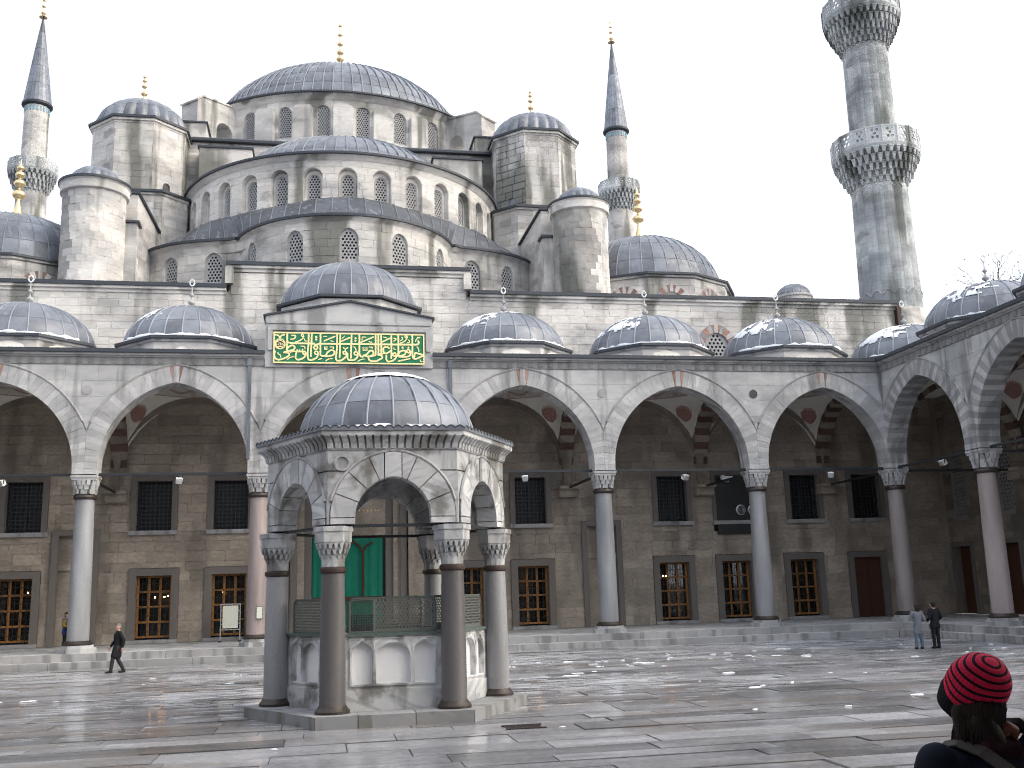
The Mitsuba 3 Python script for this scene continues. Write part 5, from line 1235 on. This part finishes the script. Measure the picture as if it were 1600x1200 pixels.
def minaret_far(X, Y, dz, ZB, hc, label):
    T = thing('minaret', label, 'minaret', 'slender far minarets')
    put('lower_shaft', T, lathe([(1.45, 15), (1.28, 38.6)], 16, (X, Y, 0), sharp=60), 'm_ashlar', tone=.35, smooth=True)
    balcony(T, X, Y, ZB, 1.22, 2.0, 5, 14, h=1.0, under=1.9)
    shaft(T, X, Y, 1.10, 1.03, ZB-.1, 46.4+dz, 12)
    put('tile_band', T, join([ext(sbox(-.08, 45.75+dz, .08, 46.2+dz), -.02, .03, plane((X+1.05*math.sin(a), Y-1.05*math.cos(a), 0), (math.cos(a), math.sin(a), 0))) for a in np.arange(22)*2*math.pi/22]), 'm_tile_blue')
    put('eaves', T, lathe([(1.05, 46.3+dz), (1.30, 46.45+dz), (1.32, 46.62+dz), (1.15, 46.75+dz)], 32, (X, Y, 0)), 'm_trim', smooth=True)
    c = part('cone', T, 'lead spire with a few shiny patched sheets' if X > 0 else 'tall pointed lead spire')
    for j in range(22):
        a0, a1 = 2*math.pi*j/22+.006, 2*math.pi*(j+1)/22-.006
        for i in range(5):
            q0, q1 = i/5, (i+1)/5; za, zb = 46.7+dz+hc*q0+.01, 46.7+dz+hc*q1-.01
            ra, rb = 1.2*(1-q0)**.93+.02, 1.2*(1-q1)**.93+.02
            if i == 4 and j % 2: continue
            V = np.array([[X+r*math.sin(a), Y-r*math.cos(a), z] for r, a, z in ((ra, a0, za), (ra, a1, za), (rb, a1, zb), (rb, a0, zb))])
            put('sheet', c, (V, np.array([[0, 1, 2], [0, 2, 3]])), 'm_lead', tone=rng.random() if not (X > 0 and j in (18, 19, 20) and i in (1, 2)) else 1.6)
    put('core', c, lathe([(1.18, 46.7+dz), (.6, 46.7+dz+hc*.5), (.02, 46.7+dz+hc)], 22, (X, Y, 0)), 'm_trim', smooth=True)
    finial(T, (X, Y, 46.5+dz+hc), 3.0, r=.24, balls=(.15, .38, .58, .75))
minaret_far(-26.75, 52, 0, 39.9, 8.9, 'slender minaret with pointed lead spire at the left edge of the picture')
minaret_far(27.75, 52, .6, 40.5, 9.9, 'slender minaret with pointed lead spire right of the great dome')

# ================================================================== SMALL THINGS
def floodlight(p, yaw, where):
    T = thing('floodlight', 'small white floodlight on the tie rod '+where, 'lamp', 'floodlights on the tie rods')
    x, y, z = p; c, s = math.cos(yaw), math.sin(yaw)
    def tr(m, tilt=.35):
        V = m[0]; ct, st = math.cos(tilt), math.sin(tilt)
        yy, zz = V[:, 1]*ct-V[:, 2]*st, V[:, 1]*st+V[:, 2]*ct
        return np.stack([x+V[:, 0]*c-yy*s, y+V[:, 0]*s+yy*c, z+zz], 1), m[1]
    body = np.array([[-.10, -.02, -.10], [.10, -.02, -.10], [.10, .16, -.07], [-.10, .16, -.07], [-.13, -.08, .13], [.13, -.08, .13], [.09, .14, .12], [-.09, .14, .12]])
    put('housing', T, tr((body, BF)), 'm_white')
    put('glass', T, tr(bx(-.10, .10, -.075, -.06, -.08, .10)), 'm_alu')
    put('bracket', T, tr(join([bx(-.14, -.125, -.01, .02, 0, .24), bx(.125, .14, -.01, .02, 0, .24), bx(-.14, .14, -.01, .02, .23, .25)]), 0), 'm_iron')
floodlight((-6.51, -.05, 6.63), .3, 'left of the gabled bay')
floodlight((-12.75, -.05, 6.60), -.5, 'at the left edge of the picture')
floodlight((6.78, -.05, 6.60), -.3, 'right of the gabled bay')
floodlight((13.52, -.05, 6.58), .4, 'two bays right of the gabled bay')
floodlight((20.0, -.05, 6.63), -.4, 'in the last bay before the corner')
floodlight((22.9, -3.65, 6.67), -1.5, 'in the first arch of the right arcade')
def speakers():
    for i, x in enumerate((18.42, 19.02)):
        T = thing('loudspeaker', 'round grey loudspeaker on the dark upper window, '+('left one of the pair' if i == 0 else 'right one of the pair'), 'loudspeaker', 'pair of round loudspeakers')
        ring = lambda pr, sm=True: (lambda m: (np.stack([m[0][:, 0]+x, 6.0-m[0][:, 2], 5.68+m[0][:, 1]], 1), m[1]))(lathe(pr, 24))
        put('rim', T, ring([(.20, -.2), (.24, -.02), (.245, .05), (.20, .06)]), 'm_alu', smooth=True)
        put('cone', T, ring([(.01, .05), (.07, .045), (.08, .0), (.2, .05)]), 'm_dark', smooth=True)
        put('grille', T, join([ring([(r, .055), (r+.012, .062), (r+.02, .055)]) for r in (.05, .10, .15)]), 'm_alu')
        put('bracket', T, bx(x-.03, x+.03, 6.0, 6.5, 5.45, 5.9), 'm_iron')
    T = thing('security_camera', 'white security camera on a bracket beside the dark upper window', 'camera')
    put('body', T, join([bx(17.5, 17.98, 5.6, 5.74, 7.12, 7.26), bx(17.42, 17.55, 5.57, 5.77, 7.10, 7.30)]), 'm_white')
    put('bracket', T, join([bx(17.72, 17.78, 5.7, 6.3, 6.98, 7.06), bx(17.72, 17.78, 5.66, 5.72, 6.98, 7.14), bx(17.62, 17.88, 6.1, 6.2, 6.9, 7.0)]), 'm_alu')
put('black_panel', 'prayer_hall_wall', bx(17.25, 19.15, 6.06, 6.3, 4.55, 7.35), 'm_dark')  # plain black panel over the window, behind the loudspeakers
speakers()
def boards():
    for x0, x1, y, lab in ((-5.32, -4.50, 4.9, 'pale notice board on metal legs in front of the lower window'), (-4.16, -3.4, 4.9, 'second pale notice board on metal legs half hidden by the column')):
        T = thing('notice_board', lab, 'notice board', None)
        put('sheet', T, bx(x0+.1, x1-.1, y-.02, y+.02, 1.05, 1.96), 'm_notice')
        put('frame', T, join([bx(x0, x0+.04, y-.02, y+.02, .55, 2.04), bx(x1-.04, x1, y-.02, y+.02, .55, 2.04), bx(x0, x1, y-.02, y+.02, 2.0, 2.04), bx(x0, x1, y-.02, y+.02, .97, 1.01)]), 'm_alu')
        put('clip', T, join([bx(x0+.03, x0+.11, y-.025, y+.025, z, z+.03) for z in (1.2, 1.75)]+[bx(x1-.11, x1-.03, y-.025, y+.025, z, z+.03) for z in (1.2, 1.75)]), 'm_alu')
        for x in (x0+.02, x1-.02): put('foot', T, bx(x-.05, x+.05, y-.2, y+.2, .49, .55), 'm_trim')
boards()
T = thing('wall_notice', 'small white notice fixed to the pink column beside the fountain', 'notice')
put('sheet', T, bx(-3.55, -3.35, -.44, -.41, 1.5, 1.92), 'm_notice'); put('backing', T, bx(-3.57, -3.33, -.41, -.36, 1.48, 1.94), 'm_iron')

# ================================================================== BARE TREE
def tree(X, Y, Z):
    T = thing('bare_tree', 'bare winter tree behind the right arcade', 'tree')
    r = np.random.default_rng(4); limbs, twigs = [], []
    def grow(p, d, l, rad, depth):
        pts = [p]; q = p.copy(); dd = d.copy()
        for _ in range(4):
            dd = dd+r.standard_normal(3)*.16+[0, 0, .05]; dd /= np.linalg.norm(dd); q = q+dd*l/4; pts.append(q.copy())
        t = tube(pts, np.linspace(rad, rad*.62, 5), 6 if depth < 2 else 4)
        (limbs if depth < 3 else twigs).append(t)
        if depth < 5:
            for k in range(3 if depth < 3 else 2):
                a = dd+r.standard_normal(3)*(.55 if depth else .45); a[2] = abs(a[2])*.8+.15; a /= np.linalg.norm(a)
                grow(pts[2+r.integers(0, 3)], a, l*(.62+.22*r.random()), rad*.55, depth+1)
    put('trunk', T, tube([(X, Y, 0), (X+.1, Y, 4), (X, Y+.1, Z-5)], [.32, .27, .2], 10), 'm_bark', smooth=True)
    for i in range(7):
        a = i*.9; grow(np.array([X, Y+.1, Z-5.2]), np.array([math.cos(a)*.7, math.sin(a)*.7, 1.0])/1.22, 2.6, .11, 0)
    for m in limbs: put('branch', T, m, 'm_bark', smooth=True)
    put('twigs', T, join(twigs), 'm_bark', kind='stuff')
    lv = []
    for m in twigs[::2]:
        c = m[0][-1]+r.standard_normal(3)*.05; u, v = r.standard_normal(3)*.035, r.standard_normal(3)*.025
        lv.append((np.array([c-u, c+v, c+u, c-v]), np.array([[0, 1, 2], [0, 2, 3]])))
    put('dry_leaves', T, join(lv), 'm_twigleaf', kind='stuff')
tree(34.6, 3.5, 17.3)

# ================================================================== PEOPLE (in metres, then placed)
def blob(bones, res=.03, smooth=8, cut=None):
    """one continuous surface from bones [(p0, r0, p1, r1)]"""
    parts = []
    for p0, r0, p1, r1 in bones:
        a = m3.Manifold.sphere(r0, 16).translate(list(map(float, p0))); b = m3.Manifold.sphere(r1, 16).translate(list(map(float, p1)))
        parts.append(m3.Manifold.batch_hull([a, b]))
    u = m3.Manifold.batch_boolean(parts, m3.OpType.Add)
    if cut is not None: u = u-cut
    u = u.refine_to_length(res); m = u.to_mesh()
    t = trimesh.Trimesh(m.vert_properties[:, :3], m.tri_verts, process=True)
    trimesh.smoothing.filter_taubin(t, iterations=smooth)
    return np.array(t.vertices), np.array(t.faces)
def hand(w, d, side, n_):
    """palm and five curled fingers: w wrist, d direction of the fingers, n_ palm normal"""
    w, d, n_ = np.array(w), np.array(d)/np.linalg.norm(d), np.array(n_)/np.linalg.norm(n_)
    s = np.cross(d, n_)*side
    b = [(w, .026, w+d*.05, .028)]
    for i, (o, l) in enumerate(((-.027, .060), (-.009, .072), (.009, .068), (.025, .052))):
        k = w+d*.075+s*o; m = k+d*l*.55+n_*.012; e = m+d*l*.35+n_*.03
        b += [(w+d*.03+s*o*.7, .016, k, .0115), (k, .0105, m, .0095), (m, .0095, e, .0082)]
    t0 = w+d*.02-s*.028; t1 = t0+d*.035-s*.022+n_*.01; b += [(w+d*.02, .02, t0, .014), (t0, .0125, t1, .0105), (t1, .0105, t1+d*.026+n_*.012, .009)]
    return b
def head_bones(c, fwd_, k=1.0):
    c = np.array(c, float); f = np.array(fwd_, float); f /= np.linalg.norm(f); s = np.array([f[1], -f[0], 0]); s /= np.linalg.norm(s); u = np.cross(s, f)
    P_ = lambda a, b, c_: c+(f*a+s*b+u*c_)*k
    b = [(P_(-.02, 0, .03), .093*k, P_(.012, 0, .025), .086*k), (P_(.012, 0, .02), .078*k, P_(.042, 0, -.075), .044*k), (P_(-.02, 0, .0), .08*k, P_(.01, 0, -.08), .05*k),
         (P_(.088, 0, .01), .011*k, P_(.107, 0, -.028), .015*k), (P_(.075, -.03, .028), .018*k, P_(.075, .03, .028), .018*k), (P_(.073, -.018, -.066), .013*k, P_(.073, .018, -.066), .013*k)]
    for q in (-1, 1): b.append((P_(-.005, q*.088, .02), .020*k, P_(-.012, q*.093, -.022), .013*k)); b.append((P_(.05, q*.045, -.02), .028*k, P_(.06, q*.03, -.03), .026*k))
    b.append((P_(-.02, 0, -.06), .056*k, P_(-.035, 0, -.16), .058*k))
    return b, P_
SKIN = C('skin', (.48, .30, .22), .6)
def person(label, at, heading, H, J, cl, z0=0.0, face=None, hairc=None, scarf=None, holds=None):
    """J: joint overrides; cl: dict of clothing colours. Local frame: +y ahead, z up, metres for a 1.75 m body"""
    T = thing('person', label, 'person')
    k = H/1.75
    D = dict(hipL=(-.09, 0, .92), hipR=(.09, 0, .92), kneeL=(-.10, .02, .50), kneeR=(.10, .02, .50), ankL=(-.10, 0, .09), ankR=(.10, 0, .09), pel=(0, 0, .98), chest=(0, .01, 1.27), shL=(-.18, 0, 1.43), shR=(.18, 0, 1.43),
             elL=(-.25, -.03, 1.15), elR=(.25, -.03, 1.15), wrL=(-.25, .07, .90), wrR=(.25, .07, .90), head=(0, .03, 1.63), look=(0, 1, 0), toeL=(0, 1), toeR=(0, 1))
    D.update(J); D = {a: np.array(b, float) for a, b in D.items()}
    ch, sh_ = math.cos(heading), math.sin(heading)
    def place(m):
        V = np.array(m[0])*k
        return np.stack([at[0]+(V[:, 0]*ch-V[:, 1]*sh_)/S, at[1]+(V[:, 0]*sh_+V[:, 1]*ch)/S, z0+V[:, 2]/S], 1), m[1]
    hb, PH = head_bones(D['head'], D['look'])
    nk = D['head']+[0, -.02, -.15]; body = list(hb)
    body += [(nk, .055, D['chest']+[0, 0, .1], .10), (D['chest'], .12, D['pel'], .11)]
    for s in 'LR':
        body += [(D['chest']+[0, 0, .12], .07, D['sh'+s], .05), (D['sh'+s], .045, D['el'+s], .038), (D['el'+s], .036, D['wr'+s], .026), (D['pel'], .10, D['hip'+s], .085), (D['hip'+s], .08, D['knee'+s], .052), (D['knee'+s], .05, D['ank'+s], .036)]
        dirn = D['wr'+s]-D['el'+s]; body += hand(D['wr'+s], dirn, -1 if s == 'L' else 1, np.array([1.0 if s == 'L' else -1.0, .3, 0]))
        tv = np.array([D['toe'+s][0], D['toe'+s][1], 0]); body.append((D['ank'+s]+[0, 0, -.04], .034, D['ank'+s]+tv*.12+[0, 0, -.05], .03))
    put('body', T, place(blob(body, .022, 6)), SKIN, smooth=True)
    # eyes
    put('eyes', T, place(join([ico(PH(.083, q*.031, .006), .0095, 1) for q in (-1, 1)])), 'm_dark', smooth=True)
    # trousers, shoes
    tr = [(D['pel']+[0, 0, .02], .125, D['pel']+[0, 0, -.05], .125)]
    for s in 'LR':
        tr += [(D['pel'], .115, D['hip'+s], .105), (D['hip'+s], .10, D['knee'+s], .075), (D['knee'+s], .075, D['ank'+s]+[0, 0, .01], .062)]
    put('trousers', T, place(blob(tr, .03, 5)), cl['trousers'], smooth=True)
    for s in 'LR':
        tv = np.array([D['toe'+s][0], D['toe'+s][1], 0]); a = D['ank'+s]
        put('shoe', T, place(blob([(a+[0, 0, -.02], .052, a+[0, 0, -.045], .045), (a+[0, 0, -.045]-tv*.03, .044, a+tv*.10+[0, 0, -.05], .042), (a+tv*.10+[0, 0, -.05], .042, a+tv*.165+[0, 0, -.055], .034)], .025, 3)), cl['shoes'], smooth=True)
    # coat
    hem = cl.get('hem', .55)
    co = [(D['chest']+[0, 0, .06], .165, D['pel']+[0, 0, .1], .155), (D['shL']+[.04, 0, -.03], .085, D['shR']+[-.04, 0, -.03], .085), (D['chest']+[-.05, 0, .02], .14, D['chest']+[.05, 0, .02], .14), (nk+[0, 0, -.03], .075, D['chest']+[0, 0, .12], .11)]
    for s in 'LR':
        kn = D['hip'+s]+(D['knee'+s]-D['hip'+s])*min(1.0, (.92-hem)/.42)
        co += [(D['pel']+[0, 0, .05], .15, kn, .125 if hem < .8 else .13), (D['sh'+s], .078, D['el'+s], .062), (D['el'+s], .062, D['wr'+s]+(D['el'+s]-D['wr'+s])*.1, .050)]
        if hem < .8: co.append((D['pel'], .15, (kn+D['pel']*[0, 0, 0]+np.array([0, 0, 0])), .11))
    if hem < .8:
        kl, kr = [D['hip'+s]+(D['knee'+s]-D['hip'+s])*((.92-hem)/.42) for s in 'LR']; co += [(kl, .11, kr, .11), ((D['hipL']+D['hipR'])/2, .14, (kl+kr)/2, .12)]
    put('coat', T, place(blob(co, .03, 6)), cl['coat'], smooth=True)
    if scarf: put('scarf', T, place(blob([(nk+[-.05, .03, -.01], .05, nk+[.05, .03, -.01], .05), (nk+[0, -.05, .0], .05, nk+[0, .05, 0], .045)], .03, 4)), scarf, smooth=True)
    if hairc:
        cut = m3.Manifold.cube([.30, .30, .30], True).translate([0, .155, 0])
        hc, style = hairc
        hbn = [(PH(-.03, 0, .045), .098, PH(.0, 0, .055), .088), (PH(-.035, 0, .0), .088, PH(-.05, 0, -.04), .07 if style == 'short' else .085)]
        if style == 'long': hbn.append((PH(-.05, 0, -.02), .09, PH(-.06, 0, -.15), .075))
        put('hair', T, place(blob(hbn, .025, 4)), hc, smooth=True)
    return T, place, D
black = C('cloth_black', (.012, .013, .017), .9); grey = C('cloth_grey', (.16, .17, .20), .9); navy = C('cloth_navy', (.010, .014, .028), .9); jean = C('cloth_jean', (.10, .14, .18), .9)
shoe = C('shoe', (.012, .011, .010), .5); hairg = C('hair_grey', (.16, .155, .15), .8); hairb = C('hair_brown', (.014, .008, .006), .6); yellow = C('cloth_yellow', (.20, .13, .025), .8); blue = C('cloth_blue', (.02, .05, .16), .85); darkg = C('cloth_dark', (.03, .03, .034), .9)

# grey-haired man in a long black coat, striding to the left
person('grey haired man in long black coat walking left across the paving', (-7.66, -4.3), math.radians(112), 1.83,
    dict(hipL=(-.09, .02, .91), hipR=(.09, -.02, .91), kneeL=(-.09, .19, .52), ankL=(-.08, .24, .11), kneeR=(.09, -.02, .50), ankR=(.08, -.24, .10), elL=(-.25, -.13, 1.17), wrL=(-.24, -.10, .92), elR=(.24, .06, 1.16), wrR=(.22, .22, .95), look=(-.75, 1, -.03), toeL=(0, 1), toeR=(.0, 1)),
    dict(coat=black, trousers=darkg, shoes=shoe, hem=.62), hairc=(hairg, 'short'))
# couple seen from behind near the corner
person('person in long grey coat and jeans, left one of the couple by the corner', (17.78, -9.05), math.radians(-5), 1.66,
    dict(elL=(-.30, .05, 1.18), wrL=(-.18, .22, 1.20), elR=(.26, -.04, 1.16), wrR=(.22, .15, 1.08), ankL=(-.13, .0, .09), ankR=(.12, .02, .09), head=(.02, .05, 1.61)),
    dict(coat=grey, trousers=jean, shoes=shoe, hem=.66), hairc=(hairb, 'long'))
person('person in black jacket and trousers, right one of the couple by the corner', (18.36, -9.1), math.radians(8), 1.74,
    dict(elL=(-.26, -.03, 1.16), wrL=(-.22, .15, 1.05), elR=(.30, -.02, 1.18), wrR=(.24, .15, 1.02), ankL=(-.11, .0, .09), ankR=(.11, .02, .09)),
    dict(coat=black, trousers=black, shoes=shoe, hem=.83), hairc=(hairb, 'short'))
# visitor in the gallery, half behind the column
Tp, pl_, D_ = person('person in dark blue and yellow jacket standing beside the left column', (-10.62, 1.7), math.radians(-110), 1.68,
    dict(elL=(-.26, .05, 1.16), wrL=(-.16, .25, 1.14), elR=(.26, .05, 1.16), wrR=(.15, .26, 1.1), ankL=(-.11, .1, .09), kneeL=(-.10, .08, .50), ankR=(.11, -.1, .09)),
    dict(coat=blue, trousers=black, shoes=shoe, hem=.85), z0=.49, hairc=(hairb, 'short'))
put('yellow_sleeve', Tp, pl_(blob([(D_['shR']+[0, 0, -.02], .084, D_['elR'], .069), (D_['elR'], .069, D_['wrR'], .056)], .03, 4)), yellow, smooth=True)
Tb = thing('shoulder_bag', 'yellow and black bag carried by the visitor in the gallery', 'bag')
put('pouch', Tb, pl_(blob([((.18, .30, .98), .10, (.18, .36, .92), .10), ((.18, .30, .90), .09, (.18, .36, .86), .08)], .03, 4)), yellow, smooth=True)
put('flap', Tb, pl_(blob([((.22, .27, 1.05), .09, (.22, .37, 1.02), .085)], .03, 4)), black, smooth=True)
put('strap', Tb, pl_(tube([(.18, .3, 1.05), (.2, .16, 1.28), (.1, .02, 1.52), (-.1, -.12, 1.36)], .018, 6)), yellow, smooth=True)

# the visitor in the foreground: striped knitted hat, seen from behind, head turned a little to the left
def hat_person():
    at, H, z0 = (.738, -37.08), 1.76, .5
    T, place, D = person('person in dark jacket with red and black striped knitted hat, seen from behind', at, 0.0, H,
        dict(head=(0, .02, 1.60), look=(-.45, 1, -.10), shL=(-.20, .0, 1.38), shR=(.20, 0, 1.39), elL=(-.28, .06, 1.12), wrL=(-.18, .28, 1.05), elR=(.28, .06, 1.12), wrR=(.18, .28, 1.05), chest=(0, .01, 1.24)),
        dict(coat=navy, trousers=darkg, shoes=shoe, hem=.80), z0=z0)
    hc = np.array([0, .0, 1.625])
    wool_red = C('wool_red', (.66, .022, .075), .95, .1, sheen=.6); wool_black = C('wool_black', (.012, .010, .014), .95, .1, sheen=.3); purple = C('scarf_purple', (.035, .010, .020), .95)
    # hat axis: from the opening (left, low, ahead) to the crown (right, up, towards the viewer)
    ax = np.array([.043, -.638, .77]); ax /= np.linalg.norm(ax)
    e1 = np.cross(ax, [0, 0, 1.0]); e1 /= np.linalg.norm(e1); e2 = np.cross(ax, e1)
    c0 = np.array([-.0105, .013, 1.630])
    nz, na = 60, 176; prof = []
    for i in range(nz+1):
        q = i/nz
        z = -.094+.250*q
        r = .103*(1-max(0, (q-.42)/.58)**2.6)**.5*(1+.03*math.sin(q*3)) if q < 1 else 0.0
        prof.append((z, r))
    pz, pr_ = np.array(prof).T; al = np.r_[0, np.cumsum(np.hypot(np.diff(pz), np.diff(pr_)))]
    prof = list(zip(np.interp(np.linspace(0, al[-1], nz+1), al, pz), np.interp(np.linspace(0, al[-1], nz+1), al, pr_)))
    def hv(z, r, a):
        lump = 1+.025*math.sin(3*a+z*20)+.02*math.sin(5*a-z*31)+.010*math.sin(44*a)
        return c0+ax*z+(e1*math.cos(a)+e2*math.sin(a))*r*lump+np.array([.010, 0, -.012])*max(0, (z-.06)/.1)
    bands = [(0, 13, wool_black)]; i = 13; kk = 0
    while i < nz: w = (4 if kk % 2 == 0 else 2); bands.append((i, min(i+w, nz), wool_red if kk % 2 == 0 or i > nz-4 else wool_black)); i += w; kk += 1
    hat = part('hat', T, 'red knitted hat with thin black stripes and a black turned band')
    aa = np.arange(na+1)*2*np.pi/na
    for b0, b1, mat in bands:
        V = []
        for i in range(b0, b1+1):
            z, r = prof[i]
            puff = .0035*math.sin(math.pi*(i-b0)/(b1-b0)) if b0 else .008*math.sin(math.pi*(i-b0)/(b1-b0))**.4
            V += [hv(z, r+puff, a) for a in aa]
        F = []
        for i in range(b1-b0):
            for j in range(na): p = i*(na+1)+j; F += [[p, p+1, p+na+2], [p, p+na+2, p+na+1]]
        put('band' if b0 == 0 else 'stripe', hat, place((np.array(V), np.array(F))), mat, smooth=True)
    # hair below the hat, a flick at the right
    put('hair', T, place(blob([(hc+[-.02, .015, -.04], .080, hc+[-.025, -.025, -.10], .072), (hc+[-.07, .0, -.06], .050, hc+[-.085, -.01, -.155], .033), (hc+[.03, -.0, -.07], .050, hc+[.03, -.02, -.13], .042), (hc+[-.04, -.05, -.1], .055, hc+[-.01, -.06, -.17], .05)], .012, 5)), hairb, smooth=True)
    r = np.random.default_rng(12); strands = []
    for i in range(420):
        a = -2.3+4.6*r.random(); st = np.array([-.024+.086*math.sin(a)*(.94+.12*r.random()), -.006-.090*math.cos(a)*(.94+.12*r.random()), -.055+.03*r.random()])
        ln = .10+.07*r.random(); w = r.standard_normal(2)*.010; pts = []
        for q in np.linspace(0, 1, 7):
            k_ = 1-.28*q+.10*math.sin(q*3+a); pts.append(hc+[st[0]*k_+w[0]*q*q-.01*q, st[1]*k_+w[1]*q*q, st[2]-ln*q])
        strands.append(tube(pts, np.linspace(.0042, .0022, 7), 4))
    put('hair_strands', T, place(join(strands)), C('hair_gloss', (.017, .009, .006), .6, .3), smooth=True, kind='stuff')
    put('collar', T, place(blob([(np.array([.075*math.sin(t), -.012-.07*math.cos(t), 1.425+.015*math.cos(t)]), .022, np.array([.075*math.sin(t+.35), -.012-.07*math.cos(t+.35), 1.425+.015*math.cos(t+.35)]), .022) for t in np.arange(-2.4, 2.1, .35)], .014, 3)), navy, smooth=True)
    redh = C('hair_red', (.16, .055, .03), .5)
    put('hair_flick', T, place(blob([(hc+[.01, -.07, -.130], .018, hc+[.040, -.08, -.118], .020), (hc+[.040, -.08, -.118], .020, hc+[.066, -.08, -.130], .017), (hc+[.066, -.08, -.130], .017, hc+[.062, -.085, -.155], .010)], .008, 3)), redh, smooth=True)
    put('scarf', T, place(blob([(hc+[-.06, .0, -.19], .055, hc+[.05, -.03, -.19], .055), (hc+[-.03, -.06, -.19], .055, hc+[.05, -.06, -.2], .05), (hc+[-.05, .05, -.18], .05, hc+[.04, .06, -.18], .05)], .014, 4)), purple, smooth=True)
    # rucksack with straps
    strapm = C('strap', (.075, .066, .064), .85); pad = C('bag_black', (.022, .022, .024), .7); lining = C('bag_tan', (.26, .19, .13), .8)
    Bk = thing('rucksack', 'black padded rucksack with grey strap on the back of the visitor in the striped hat', 'bag')
    def ribbon(pts, w, th):
        pts = np.array(pts, float); t = np.gradient(pts, axis=0); t /= np.linalg.norm(t, axis=1, keepdims=True)
        up_ = pts-np.array([0, .03, 1.2]); up_ /= np.linalg.norm(up_, axis=1, keepdims=True); sd = np.cross(t, up_); sd /= np.linalg.norm(sd, axis=1, keepdims=True); nn = np.cross(sd, t)
        V = np.stack([pts-sd*w/2, pts+sd*w/2, pts+sd*w/2+nn*th, pts-sd*w/2+nn*th], 1).reshape(-1, 3); F = []
        for i in range(len(pts)-1):
            for j in range(4): a, b = i*4+j, i*4+(j+1) % 4; F += [[a, b, b+4], [a, b+4, a+4]]
        return V, np.array(F)
    put('strap', Bk, place(ribbon([(-.13, .14, 1.33), (-.13, .07, 1.43), (-.12, -.02, 1.452), (-.085, -.10, 1.43), (-.03, -.165, 1.37), (.04, -.2, 1.28)], .050, .008)), strapm, smooth=False)
    put('pad', Bk, place(ribbon([(.14, .14, 1.38), (.15, .07, 1.478), (.15, -.03, 1.49), (.145, -.13, 1.44), (.14, -.2, 1.34)], .085, .024)), pad)
    put('piping', Bk, place(ribbon([(.205, .12, 1.38), (.21, .06, 1.452), (.21, -.03, 1.462), (.205, -.14, 1.41), (.2, -.21, 1.31)], .022, .02)), lining)
    put('pouch', Bk, place(blob([((-.08, -.25, 1.18), .10, (.12, -.25, 1.18), .10), ((-.08, -.27, .95), .12, (.12, -.27, .95), .12), ((.02, -.25, 1.22), .09, (.02, -.29, .95), .13)], .03, 4)), pad, smooth=True)
hat_person()

SNOW.put('dome_snow', None, 'm_snow', label='thin snow lying on the small lead domes and the fountain roof', category='snow', kind='stuff', smooth=True)
